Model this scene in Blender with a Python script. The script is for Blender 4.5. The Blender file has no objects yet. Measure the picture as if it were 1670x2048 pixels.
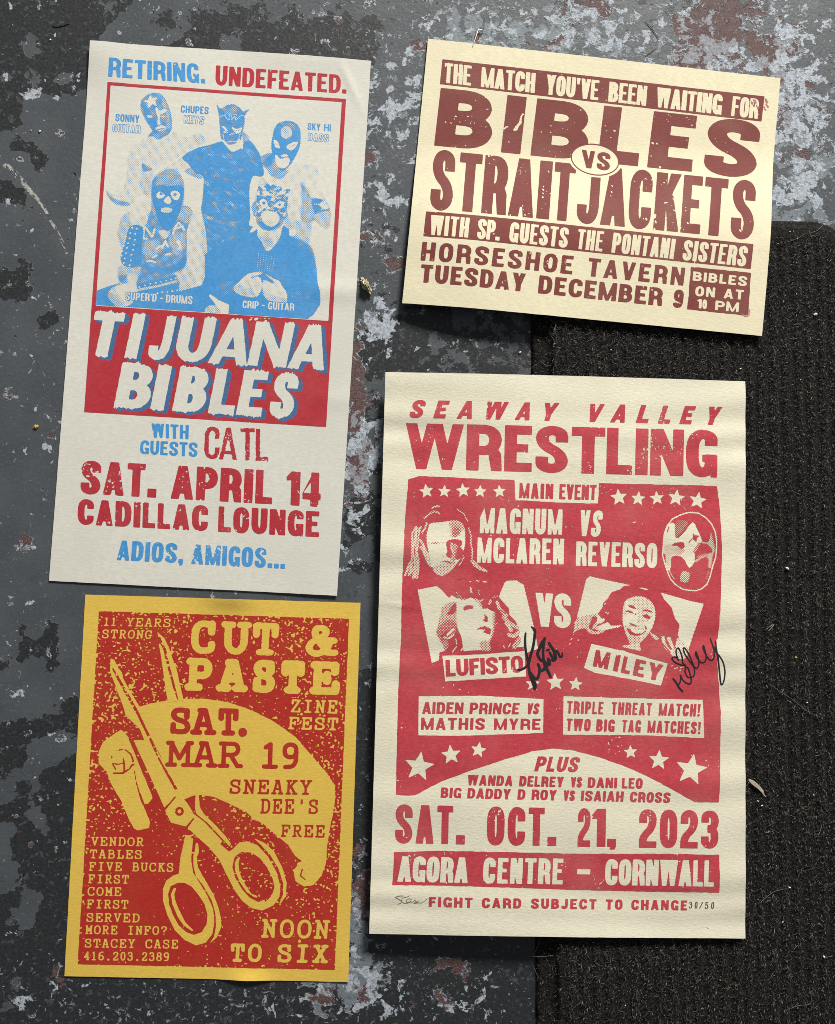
import bpy, math, random
import numpy as np

C = bpy.context.scene.collection
SC = bpy.context.scene
R = math.radians
random.seed(7)
RNG = np.random.default_rng(11)

# ------------------------------------------------------------------ camera
FPX = 2000.0                       # focal length in photograph pixels (photograph 1670 x 2048)
CAM_H = FPX * 0.3825e-3            # height that gives 0.3825 mm per photograph pixel
RX, RY = R(3.5), R(-2.25)
cd = bpy.data.cameras.new('camera')
cam = bpy.data.objects.new('camera', cd)
C.objects.link(cam)
SC.camera = cam
cam.location = (0, 0, CAM_H)
cam.rotation_mode = 'XYZ'
cam.rotation_euler = (RX, RY, 0)   # euler XYZ: Ry @ Rx
cd.sensor_fit = 'VERTICAL'
cd.sensor_height = 36.0
cd.lens = 36.0 * FPX / 2048.0
cd.clip_start = 0.01
cd.clip_end = 60

# ------------------------------------------------------------------ light
w = bpy.data.worlds.new('World')
SC.world = w
w.use_nodes = True
bg = w.node_tree.nodes['Background']
bg.inputs[0].default_value = (0.93, 0.95, 1.0, 1)
bg.inputs[1].default_value = 0.15

def area(name, loc, target, sx, sy, power, col):
    ld = bpy.data.lights.new(name, 'AREA')
    ld.shape = 'RECTANGLE'; ld.size = sx; ld.size_y = sy
    ld.energy = power; ld.color = col
    o = bpy.data.objects.new(name, ld); C.objects.link(o)
    o.location = loc
    import mathutils
    d = mathutils.Vector(target) - mathutils.Vector(loc)
    o.rotation_euler = d.to_track_quat('-Z', 'Y').to_euler()
    return o
area('window_light', (1.4, 4.0, 1.95), (0, 0, 0), 1.1, .72, 455, (1.0, 0.973, 0.912))
SC.view_settings.view_transform = 'Standard'
SC.view_settings.look = 'None'
SC.view_settings.exposure = 0.0
SC.view_settings.gamma = 1.0
SC.view_settings.use_curve_mapping = False
SC.cycles.filter_width = 0.9
SC.cycles.use_denoising = False
SC.cycles.max_bounces = 5
SC.cycles.diffuse_bounces = 3

# ------------------------------------------------------------------ photograph pixel -> place
_cx, _sx, _cy, _sy = math.cos(RX), math.sin(RX), math.cos(RY), math.sin(RY)
ROT = np.array([[_cy, 0, _sy], [0, 1, 0], [-_sy, 0, _cy]]) @ np.array([[1, 0, 0], [0, _cx, -_sx], [0, _sx, _cx]])

def floor_mm(p, z=0.0):
    """pixels of the photograph -> millimetres on the level z (mm)"""
    p = np.atleast_2d(np.array(p, float))
    d = np.stack([(p[:, 0] - 835) / FPX, -(p[:, 1] - 1024) / FPX, -np.ones(len(p))], 1) @ ROT.T
    k = (CAM_H * 1000 - z) / -d[:, 2]
    return d[:, :2] * k[:, None]

ZM = {'px': (0, 0, 1), '1': (150, 60, 2.6935), '2': (80, 600, 2.6094), '3': (790, 50, 2.0875), '4': (110, 1180, 2.5286),
      '5': (730, 730, 2.141), '6': (730, 1280, 2.141), 'a': (190, 170, 6.68), 'b': (420, 170, 6.185), 'c': (180, 400, 6.68),
      'd': (410, 390, 6.423), 'e': (800, 990, 8.35), 'f': (1290, 1000, 9.824), 'g': (820, 1140, 6.423), 'h': (1130, 1140, 5.0606),
      'i': (180, 1240, 6.423), 'j': (180, 1480, 6.423), 'k': (300, 1550, 5.2187), 'l': (1030, 1240, 13.655), 'm': (1330, 1260, 11.929),
      'n': (780, 1770, 16.7), 'o': (0, 0, 2.927), 'p': (0, 700, 2.56), 'q': (0, 1480, 3.605), 'r': (680, 0, 4.097), 's': (640, 480, 2.66),
      't': (600, 1700, 2.386), 'u': (1000, 0, 2.4925), 'v': (370, 1230, 5.06)}

def zp(z, pts):
    x0, y0, s = ZM[z]
    return [(x0 + a / s, y0 + b / s) for a, b in pts]

# ------------------------------------------------------------------ noise
_TAB = np.random.default_rng(3).random((256, 256))
def vn(u, v, sc, seed=0):
    x = np.asarray(u) / sc + seed * 37.31; y = np.asarray(v) / sc + seed * 17.77
    xi = np.floor(x).astype(int); yi = np.floor(y).astype(int)
    fx = x - xi; fy = y - yi
    fx = fx * fx * (3 - 2 * fx); fy = fy * fy * (3 - 2 * fy)
    a = _TAB[yi & 255, xi & 255]; b = _TAB[yi & 255, (xi + 1) & 255]
    c = _TAB[(yi + 1) & 255, xi & 255]; d = _TAB[(yi + 1) & 255, (xi + 1) & 255]
    return (a * (1 - fx) + b * fx) * (1 - fy) + (c * (1 - fx) + d * fx) * fy
def fbm(u, v, sc, seed=0, n=3):
    r = 0; amp = 1; tot = 0
    for i in range(n):
        r = r + amp * vn(u, v, sc, seed + i * 5); tot += amp
        amp *= 0.55; sc *= 0.5
    return r / tot

def poly_cover(pts, nx, ny):
    """even-odd coverage of a polygon on a node grid (pts in grid units)"""
    P = np.asarray(pts, float)
    x0 = max(int(np.floor(P[:, 0].min())) - 1, 0); x1 = min(int(np.ceil(P[:, 0].max())) + 2, nx)
    y0 = max(int(np.floor(P[:, 1].min())) - 1, 0); y1 = min(int(np.ceil(P[:, 1].max())) + 2, ny)
    if x1 <= x0 or y1 <= y0: return None
    SUB = 3
    ys = np.arange(y0, y1)[:, None] + (np.arange(SUB) + .5)[None] / SUB - .5
    ys = ys.ravel()
    A = P; B = np.roll(P, -1, 0)
    lo = np.minimum(A[:, 1], B[:, 1]); hi = np.maximum(A[:, 1], B[:, 1])
    cr = (ys[:, None] >= lo) & (ys[:, None] < hi)
    dy = np.where(B[:, 1] == A[:, 1], 1, B[:, 1] - A[:, 1])
    xs = A[:, 0] + (ys[:, None] - A[:, 1]) / dy * (B[:, 0] - A[:, 0])
    xs = np.where(cr, xs, np.inf); xs.sort(1)
    J = np.arange(x0, x1) - .5
    acc = np.zeros((len(ys), x1 - x0))
    for k in range(0, xs.shape[1] - 1, 2):
        a = xs[:, k]; b = xs[:, k + 1]
        if not np.isfinite(a).any(): break
        a = np.where(np.isfinite(a), a, 1e6); b = np.where(np.isfinite(b), b, 1e6)
        acc += np.clip(b[:, None] - J, 0, 1) - np.clip(a[:, None] - J, 0, 1)
    return (slice(y0, y1), slice(x0, x1)), acc.reshape(-1, SUB, x1 - x0).mean(1)

def roughen(pts, step, amp, seed=0, sc=4.0):
    out = []
    P = np.asarray(pts, float)
    for i in range(len(P)):
        a = P[i]; b = P[(i + 1) % len(P)]
        n = max(1, int(np.hypot(*(b - a)) / step))
        for k in range(n): out.append(a + (b - a) * k / n)
    P = np.array(out)
    P[:, 0] += amp * 2 * (fbm(P[:, 0], P[:, 1], sc, 40 + seed, 2) - .5)
    P[:, 1] += amp * 2 * (fbm(P[:, 0], P[:, 1], sc, 60 + seed, 2) - .5)
    return P

def catmull(pts, n=8, closed=False):
    P = [np.array(p, float) for p in pts]; out = []
    m = len(P)
    for i in range(m if closed else m - 1):
        if closed: p0, p1, p2, p3 = P[i - 1], P[i], P[(i + 1) % m], P[(i + 2) % m]
        else: p0, p1, p2, p3 = P[max(i - 1, 0)], P[i], P[i + 1], P[min(i + 2, m - 1)]
        for k in range(n):
            t = k / n
            out.append(.5 * (2 * p1 + (p2 - p0) * t + (2 * p0 - 5 * p1 + 4 * p2 - p3) * t * t + (3 * p1 - p0 - 3 * p2 + p3) * t ** 3))
    if not closed: out.append(P[-1])
    return np.array(out)

class Fld:
    """signed field in mm on a node grid: negative inside"""
    def __init__(s, box, res):
        s.u0, s.v0, s.u1, s.v1 = box; s.res = res
        s.nx = int((s.u1 - s.u0) / res) + 2; s.ny = int((s.v1 - s.v0) / res) + 2
        s.U = s.u0 + np.arange(s.nx) * res; s.V = s.v0 + np.arange(s.ny) * res
        s.F = np.full((s.ny, s.nx), 1.0)
    def mesh(s): return np.meshgrid(s.U, s.V)
    def g(s, pts):
        P = np.asarray(pts, float); return np.stack([(P[:, 0] - s.u0) / s.res, (P[:, 1] - s.v0) / s.res], 1)
    def poly(s, pts, mode='+'):
        r = poly_cover(s.g(pts), s.nx, s.ny)
        if r is None: return
        sl, c = r
        sd = (0.5 - c) * s.res * 1.6
        s.F[sl] = np.minimum(s.F[sl], sd) if mode == '+' else np.maximum(s.F[sl], -sd)
    def win(s, pts, pad):
        P = np.asarray(pts)
        x0 = max(int((P[:, 0].min() - pad - s.u0) / s.res), 0); x1 = min(int((P[:, 0].max() + pad - s.u0) / s.res) + 2, s.nx)
        y0 = max(int((P[:, 1].min() - pad - s.v0) / s.res), 0); y1 = min(int((P[:, 1].max() + pad - s.v0) / s.res) + 2, s.ny)
        if x1 <= x0 or y1 <= y0: return None
        U, V = np.meshgrid(s.U[x0:x1], s.V[y0:y1])
        return (slice(y0, y1), slice(x0, x1)), U, V
    def comb(s, sl, sd, mode):
        s.F[sl] = np.minimum(s.F[sl], sd) if mode == '+' else np.maximum(s.F[sl], -sd)
    def path(s, pts, wd, mode='+', rough=0):
        """round brush along a path, wd one width or one per point (mm)"""
        P = np.asarray(pts, float)
        W = np.broadcast_to(np.asarray(wd, float), (len(P),)) / 2
        r = s.win(P, W.max() + 1.2)
        if r is None: return
        sl, U, V = r
        best = np.full(U.shape, 9.0)
        for i in range(len(P) - 1):
            a, b = P[i], P[i + 1]; e = b - a; L = e @ e + 1e-12
            t = np.clip(((U - a[0]) * e[0] + (V - a[1]) * e[1]) / L, 0, 1)
            d = np.hypot(U - a[0] - t * e[0], V - a[1] - t * e[1]) - (W[i] + (W[i + 1] - W[i]) * t)
            np.minimum(best, d, out=best)
        if rough: best = best + rough * (vn(U, V, 1.1, 9) - .5) * 2
        s.comb(sl, best, mode)
    def blur(s, n=1):
        for _ in range(n):
            F = np.clip(s.F, -1.2, 1.2); P = np.pad(F, 1, mode='edge')
            s.F = (P[1:-1, 1:-1] * 2 + P[:-2, 1:-1] + P[2:, 1:-1] + P[1:-1, :-2] + P[1:-1, 2:]) / 6
    def edge(s, amp, sc=1.2, seed=0):
        U, V = s.mesh(); s.F = s.F + amp * 2 * (fbm(U, V, sc, 80 + seed, 2) - .5)
    def wear(s, thr, sc=0.9, patch=12, seed=0, k=1.2):
        """little bare specks, gathered in patches"""
        U, V = s.mesh()
        n = vn(U, V, sc, 100 + seed) * .75 + vn(U, V, sc * 2.3, 110 + seed) * .35 + .30 * (vn(U, V, patch, 120 + seed) - .5)
        s.F = np.maximum(s.F, np.clip((n - thr) * 3.0, -1.2, k))

def new_mesh(name, V, faces_by_k, mat, parent=None, nrm=None, smooth=True):
    """faces_by_k: list of (n,k) index arrays"""
    me = bpy.data.meshes.new(name)
    V = np.ascontiguousarray(V, np.float32)
    me.vertices.add(len(V)); me.vertices.foreach_set('co', V.ravel())
    fb = [f for f in faces_by_k if len(f)]
    loops = np.concatenate([np.asarray(f, np.int32).ravel() for f in fb]) if fb else np.zeros(0, np.int32)
    tot = np.concatenate([np.full(len(f), f.shape[1], np.int32) for f in fb]) if fb else np.zeros(0, np.int32)
    st = np.concatenate([[0], np.cumsum(tot)[:-1]]).astype(np.int32)
    me.loops.add(len(loops)); me.loops.foreach_set('vertex_index', loops)
    me.polygons.add(len(tot)); me.polygons.foreach_set('loop_start', st)
    me.polygons.foreach_set('use_smooth', np.full(len(tot), smooth))
    me.update(calc_edges=True)
    if nrm is not None:
        me.normals_split_custom_set_from_vertices(nrm.astype(np.float32))
    if mat: me.materials.append(mat)
    o = bpy.data.objects.new(name, me); C.objects.link(o)
    if parent: o.parent = parent
    return o

def contour(f):
    """filled region f>0 of a node grid -> 2D points (grid units) and polygons"""
    ny, nx = f.shape
    ins = f > 0
    idx = (ins[:-1, :-1] * 1 + ins[:-1, 1:] * 2 + ins[1:, 1:] * 4 + ins[1:, :-1] * 8)
    pts = []; polys = []; base = 0
    M = idx == 15
    for B in (8, 4, 2, 1):
        h = (M.shape[0] // B) * B; wd = (M.shape[1] // B) * B
        blk = M[:h, :wd].reshape(h // B, B, wd // B, B).all((1, 3))
        j, i = np.nonzero(blk)
        if len(j):
            x = i * B; y = j * B
            q = np.stack([np.stack([x, y], 1), np.stack([x + B, y], 1), np.stack([x + B, y + B], 1), np.stack([x, y + B], 1)], 1).astype(float)
            pts.append(q.reshape(-1, 2)); polys.append(base + np.arange(len(j) * 4).reshape(-1, 4)); base += len(j) * 4
            M[:h, :wd] &= ~np.repeat(np.repeat(blk, B, 0), B, 1)
    off = [(0, 0), (1, 0), (1, 1), (0, 1)]
    for case in range(1, 15):
        j, i = np.nonzero(idx == case)
        if not len(j): continue
        cv = [f[j + dy, i + dx] for dx, dy in off]
        seq = []
        for k in range(4):
            n = (k + 1) % 4
            a = bool(case >> k & 1); b = bool(case >> n & 1)
            pk = np.stack([i + off[k][0], j + off[k][1]], 1).astype(float); pn = np.stack([i + off[n][0], j + off[n][1]], 1).astype(float)
            if a: seq.append(pk)
            if a != b:
                t = np.clip(cv[k] / (cv[k] - cv[n]), 0.01, .99)
                seq.append(pk + (pn - pk) * t[:, None])
        q = np.stack(seq, 1); m = q.shape[1]
        pts.append(q.reshape(-1, 2)); polys.append(base + np.arange(len(j) * m).reshape(-1, m)); base += len(j) * m
    if not pts: return np.zeros((0, 2)), []
    return np.concatenate(pts), polys

# ------------------------------------------------------------------ names and labels
def thing(name, label, cat, loc=(0, 0, 0), rz=0, group=None):
    o = bpy.data.objects.new(name, None); C.objects.link(o)
    o.location = loc; o.rotation_euler = (0, 0, rz); o.empty_display_size = .02
    tag(o, label, cat, group); return o
def tag(o, label=None, cat=None, group=None, kind=None):
    if label: o['label'] = label
    if cat: o['category'] = cat
    if group: o['group'] = group
    if kind: o['kind'] = kind
    return o

# ------------------------------------------------------------------ materials
class NT:
    def __init__(s, name):
        s.m = bpy.data.materials.new(name); s.m.use_nodes = True
        s.t = s.m.node_tree; s.b = s.t.nodes['Principled BSDF']
        s.co = s.t.nodes.new('ShaderNodeTexCoord')
    def n(s, typ, **kw):
        x = s.t.nodes.new('ShaderNode' + typ)
        for k, v in kw.items(): setattr(x, k, v)
        return x
    def l(s, a, b): s.t.links.new(a, b)
    def noise(s, scale, det=3, rough=.55, vec=None, dist=0):
        x = s.n('TexNoise'); x.inputs['Scale'].default_value = scale; x.inputs['Detail'].default_value = det
        x.inputs['Roughness'].default_value = rough; x.inputs['Distortion'].default_value = dist
        s.l(vec or s.co.outputs['Object'], x.inputs['Vector']); return x.outputs['Fac']
    def math(s, op, a, b=None, c=None, clamp=False):
        x = s.n('Math', operation=op); x.use_clamp = clamp
        for i, v in enumerate((a, b, c)):
            if v is None: continue
            if isinstance(v, (int, float)): x.inputs[i].default_value = v
            else: s.l(v, x.inputs[i])
        return x.outputs[0]
    def ramp(s, v, a, b, c=0., d=1.):
        x = s.n('MapRange'); x.clamp = True; x.interpolation_type = 'SMOOTHSTEP'
        for i, q in enumerate((None, a, b, c, d)):
            if q is not None: x.inputs[i].default_value = q
        s.l(v, x.inputs[0]); return x.outputs[0]
    def mix(s, f, a, b):
        x = s.n('Mix', data_type='RGBA')
        if isinstance(f, (int, float)): x.inputs[0].default_value = f
        else: s.l(f, x.inputs[0])
        for i, v in ((6, a), (7, b)):
            if isinstance(v, tuple): x.inputs[i].default_value = (*v, 1) if len(v) == 3 else v
            else: s.l(v, x.inputs[i])
        return x.outputs[2]
    def attr(s, name): return s.n('Attribute', attribute_name=name).outputs['Fac']
    def bump(s, h, strength, dist=.0005):
        x = s.n('Bump'); x.inputs['Strength'].default_value = strength; x.inputs['Distance'].default_value = dist
        s.l(h, x.inputs['Height']); s.l(x.outputs[0], s.b.inputs['Normal'])
    def done(s, col, rough=.8, spec=.3):
        if isinstance(col, tuple): s.b.inputs['Base Color'].default_value = (*col, 1)
        else: s.l(col, s.b.inputs['Base Color'])
        if isinstance(rough, (int, float)): s.b.inputs['Roughness'].default_value = rough
        else: s.l(rough, s.b.inputs['Roughness'])
        s.b.inputs['Specular IOR Level'].default_value = spec
        return s.m

def lin(r, g, b):
    f = lambda c: (c / 255 / 12.92) if c < 10 else ((c / 255 + .055) / 1.055) ** 2.4
    return (f(r), f(g), f(b))
def sc3(c, k): return tuple(x * k for x in c)

def tooth(t):
    """felt-like paper tooth, stretched a little across the sheet"""
    mp = t.n('Mapping'); mp.inputs['Scale'].default_value = (.6, 1.25, 1); t.l(t.co.outputs['Object'], mp.inputs['Vector'])
    a = t.noise(520, 3, .6, mp.outputs[0]); b = t.noise(1500, 2, .6, mp.outputs[0])
    return t.math('ADD', a, t.math('MULTIPLY', b, .45))
def mat_paper(name, col, tb=.5, fibre=.05):
    t = NT(name)
    big = t.noise(14, 3); med = t.noise(260, 4, .65)
    c = t.mix(t.ramp(med, .3, .7), sc3(col, 1 - fibre), sc3(col, 1 + fibre))
    c = t.mix(t.ramp(big, .35, .75), c, sc3(col, .93))
    fl = t.noise(900, 1, .4); c = t.mix(t.ramp(fl, .76, .82, 0, .35), c, sc3(col, .55))
    sm_ = t.math('MULTIPLY', t.ramp(t.noise(11, 5, .7, dist=.6), .58, .74), .10); c = t.mix(sm_, c, sc3(col, .55))
    t.bump(tooth(t), tb, .00045)
    return t.done(c, .88, .22)
def mat_ink(name, col, paper, thin=.12, tb=.24, mott=.10):
    t = NT(name)
    big = t.noise(22, 3); med = t.noise(330, 4, .7)
    c = t.mix(t.ramp(med, .3, .72), sc3(col, 1 - mott), sc3(col, 1 + mott))
    c = t.mix(t.ramp(big, .4, .8, 0, thin), c, paper)
    fine = t.noise(1300, 2, .6); c = t.mix(t.ramp(fine, .66, .8, 0, thin * 2.2), c, paper)
    t.bump(tooth(t), tb, .00045)
    return t.done(c, .7, .3)
# ------------------------------------------------------------------ letterforms, drawn as signed distances in mm
def rpath(pts, rx, ry, n=6):
    """polyline with elliptically rounded corners"""
    P = [np.array(p, float) for p in pts]; out = [P[0]]
    for i in range(1, len(P) - 1):
        a, b, c = P[i - 1], P[i], P[i + 1]
        e0 = a - b; e1 = c - b; l0 = np.hypot(*e0); l1 = np.hypot(*e1)
        def lim(e, l):
            r = abs(e[0]) / l * rx + abs(e[1]) / l * ry
            return min(r, l * (.5 if 1 else 1))
        q0 = b + e0 / l0 * lim(e0, l0); q1 = b + e1 / l1 * lim(e1, l1)
        for k in range(n + 1):
            t = k / n; out.append((1 - t) ** 2 * q0 * 1. + 2 * t * (1 - t) * (b * .86 + .07 * (q0 + q1)) + t * t * q1)
    out.append(P[-1]); return np.array(out)
def rring(x0, y0, x1, y1, r, n=5):
    """closed rounded rectangle centre line"""
    rx = min(r[0], (x1 - x0) / 2); ry = min(r[1], (y1 - y0) / 2); o = []
    for cx, cy, a0 in ((x1 - rx, y1 - ry, 0), (x0 + rx, y1 - ry, 90), (x0 + rx, y0 + ry, 180), (x1 - rx, y0 + ry, 270)):
        for k in range(n + 1):
            a = math.radians(a0 + 90 * k / n); p = 0.86
            ca, sa = math.cos(a), math.sin(a)
            o.append((cx + rx * math.copysign(abs(ca) ** p, ca), cy + ry * math.copysign(abs(sa) ** p, sa)))
    o.append(o[0]); return np.array(o)

class Pen:
    def __init__(s, x, y): s.x = x; s.y = y; s.d = np.full(x.shape, 9.0)
    def add(s, d): s.d = np.minimum(s.d, d); return s
    def sub(s, d): s.d = np.maximum(s.d, -d); return s
    def rc(s, x0, y0, x1, y1): return np.maximum(np.maximum(x0 - s.x, s.x - x1), np.maximum(y0 - s.y, s.y - y1))
    def pg(s, *p):
        A = sum(p[i][0] * p[(i + 1) % len(p)][1] - p[(i + 1) % len(p)][0] * p[i][1] for i in range(len(p)))
        if A < 0: p = p[::-1]
        d = None
        for i in range(len(p)):
            (ax, ay), (bx, by) = p[i], p[(i + 1) % len(p)]
            L = math.hypot(bx - ax, by - ay)
            if L < 1e-9: continue
            e = ((s.x - ax) * (by - ay) - (s.y - ay) * (bx - ax)) / L
            d = e if d is None else np.maximum(d, e)
        return d
    def st(s, P, ws, wt, caps=(0, 0), closed=False):
        """elliptical nib: ws across vertical stems, wt across horizontals"""
        k = math.sqrt(ws * wt); X = s.x * (k / ws); Y = s.y * (k / wt)
        P = np.asarray(P, float) * np.array([k / ws, k / wt]); best = np.full(s.x.shape, 1e3); m = len(P) - 1
        for i in range(m):
            a, b = P[i], P[i + 1]; e = b - a; L2 = e @ e
            if L2 < 1e-12: continue
            L = math.sqrt(L2)
            tt = ((X - a[0]) * e[0] + (Y - a[1]) * e[1]) / L2; tc = np.clip(tt, 0, 1)
            d = np.hypot(X - a[0] - tc * e[0], Y - a[1] - tc * e[1]) - k / 2
            if not closed:
                if i == 0 and not caps[0]: d = np.maximum(d, -tt * L)
                if i == m - 1 and not caps[1]: d = np.maximum(d, (tt - 1) * L)
            np.minimum(best, d, out=best)
        return best

REL = {'E': .86, 'F': .84, 'L': .80, 'T': .92, 'M': 1.32, 'W': 1.45, 'J': .85, '-': .55, '/': .6, '?': .9, 'V': 1.02, 'A': 1.06, 'Y': 1.0, 'X': 1.0, ' ': .55, 'K': 1.04}
def gw(ch, W, s):
    """width of a letter: W the plain width, s the stem"""
    if ch in 'I!.,': return s
    if ch == "'": return s * .8
    if ch == '1': return s * 1.55
    return REL.get(ch, 1.) * W

def gothic(ch, x, y, w, h, s, t):
    p = Pen(x, y); rc, pg, st = p.rc, p.pg, p.st
    if ch not in "I!.,'1": s = min(s, w / (3.3 if ch in 'MW' else 2.25))
    l, r, b, T = s / 2, w - s / 2, t / 2, h - t / 2
    cr = (max(w * .5, s * .9), max(min(w * .62, h * .3), t))
    if ch == 'I': p.add(rc(0, 0, w, h))
    elif ch == 'E':
        p.add(rc(0, 0, s, h)).add(rc(0, 0, w, t)).add(rc(0, h - t, w * .98, h)).add(rc(0, h * .51 - t * .45, w * .86, h * .51 + t * .45))
    elif ch == 'F': p.add(rc(0, 0, s, h)).add(rc(0, h - t, w, h)).add(rc(0, h * .5 - t * .5, w * .88, h * .5 + t * .5))
    elif ch == 'L': p.add(rc(0, 0, s, h)).add(rc(0, 0, w, t * 1.05))
    elif ch == 'T': p.add(rc(w / 2 - s / 2, 0, w / 2 + s / 2, h)).add(rc(0, h - t, w, h))
    elif ch == 'H': p.add(rc(0, 0, s, h)).add(rc(w - s, 0, w, h)).add(rc(0, h / 2 - t * .5, w, h / 2 + t * .5))
    elif ch == 'N': p.add(rc(0, 0, s * .86, h)).add(rc(w - s * .86, 0, w, h)).add(pg((0, h), (s, h), (w, 0), (w - s, 0)))
    elif ch == 'M':
        q = s * .9; p.add(rc(0, 0, q, h)).add(rc(w - q, 0, w, h)).add(pg((0, h), (q, h), (w / 2 + q * .38, 0), (w / 2 - q * .38, 0))).add(pg((w, h), (w - q, h), (w / 2 - q * .38, 0), (w / 2 + q * .38, 0)))
    elif ch in 'AV':
        d = s * .92; a = s * 1.0; f = (lambda Y: Y) if ch == 'A' else (lambda Y: h - Y)
        yi = h * (w / 2 - d) / max(w / 2 - a / 2, 1e-3)
        p.add(pg((0, f(0)), (w / 2 - a / 2, f(h)), (w / 2 + a / 2, f(h)), (w, f(0)))).sub(pg((d, f(-.01)), (w / 2, f(yi)), (w - d, f(-.01))))
        if ch == 'A': p.add(np.maximum(rc(0, h * .17, w, h * .17 + t * .82), pg((0, 0), (w / 2 - a / 2, h), (w / 2 + a / 2, h), (w, 0))))
    elif ch == 'W':
        d = s * .9; a = s * .8
        for x0, x1 in ((0, w * .56), (w * .44, w)):
            m = (x0 + x1) / 2; yi = h - h * (m - x0 - d) / max(m - x0 - a / 2, 1e-3); q = Pen(x, y)
            q.add(q.pg((x0, h), (m - a / 2, 0), (m + a / 2, 0), (x1, h))).sub(q.pg((x0 + d, h + .01), (m, yi), (x1 - d, h + .01))); p.add(q.d)
    elif ch == 'Y':
        p.add(rc(w / 2 - s / 2, 0, w / 2 + s / 2, h * .45)).add(pg((0, h), (s * 1.02, h), (w / 2 + s / 2, h * .36), (w / 2 - s / 2, h * .36))).add(pg((w, h), (w - s * 1.02, h), (w / 2 - s / 2, h * .36), (w / 2 + s / 2, h * .36)))
    elif ch == 'X': p.add(pg((0, h), (s, h), (w, 0), (w - s, 0))).add(pg((w, h), (w - s, h), (0, 0), (s, 0)))
    elif ch == 'Z': p.add(rc(0, h - t, w, h)).add(rc(0, 0, w, t)).add(pg((0, t * .8), (s * .9, t * .8), (w, h - t * .8), (w - s * .9, h - t * .8)))
    elif ch == 'K':
        p.add(rc(0, 0, s, h)).add(pg((s * .85, h * .34), (s * .85, h * .62), (w - s * 1.0, h), (w - s * .02, h))).add(pg((w, 0), (w - s * 1.02, 0), (s * .75 + .1 * w, h * .48), (s * .9 + .28 * w, h * .66)))
    elif ch in 'O0': p.add(st(rring(l, b, r, T, cr), s, t, closed=True))
    elif ch == 'Q': p.add(st(rring(l, b, r, T, cr), s, t, closed=True)).add(pg((w * .55, h * .25), (w * .75, h * .3), (w, 0), (w * .8, 0)))
    elif ch == 'C': p.add(st(rpath([(r, h * .63), (r, T), (l, T), (l, b), (r, b), (r, h * .37)], *cr), s, t))
    elif ch == 'G':
        p.add(st(rpath([(r, h * .66), (r, T), (l, T), (l, b), (r, b), (r, h * .46)], *cr), s, t)).add(rc(w * .52, h * .46 - t * .7, w, h * .46 + t * .1)).add(rc(w - s * .5, 0, w, h * .3))
    elif ch == 'J': p.add(st(rpath([(r, h), (r, b), (l, b), (l, h * .32)], *cr), s, t))
    elif ch == 'U': p.add(st(rpath([(l, h), (l, b), (r, b), (r, h)], *cr), s, t))
    elif ch == 'S': p.add(st(rpath([(r, h * .655), (r, T), (l, T), (l, h * .585), (r, h * .415), (r, b), (l, b), (l, h * .345)], cr[0], cr[1] * .86), s, t))
    elif ch == 'D': p.add(rc(0, 0, s, h)).add(st(rpath([(l, T), (r, T), (r, b), (l, b)], *cr), s, t))
    elif ch == 'B':
        c2 = (cr[0], h * .2)
        p.add(rc(0, 0, s, h)).add(st(rpath([(l, T), (r - w * .05, T), (r - w * .05, h * .53), (l, h * .53)], *c2), s, t)).add(st(rpath([(l, h * .50), (r, h * .50), (r, b), (l, b)], *c2), s, t))
    elif ch in 'PR':
        p.add(rc(0, 0, s, h)).add(st(rpath([(l, T), (r, T), (r, h * .44), (l, h * .44)], cr[0], h * .22), s, t))
        if ch == 'R': p.add(pg((w - s * .96, 0), (w + s * .04, 0), (w - s * .02, h * .36), (w - s * .25, h * .47), (w - s * 1.12, h * .47), (w - s * 1.0, h * .3)))
    elif ch == '1': p.add(rc(w - s, 0, w, h)).add(pg((0, h * .72), (0, h * .84), (w - s, h), (w - s * .5, h), (w - s * .5, h * .76)))
    elif ch == '2': p.add(st(rpath([(l, h * .64), (l, T), (r, T), (r, h * .52), (l, h * .30), (l, t * .4)], cr[0], cr[1] * .8), s, t)).add(rc(0, 0, w, t))
    elif ch == '3':
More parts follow.
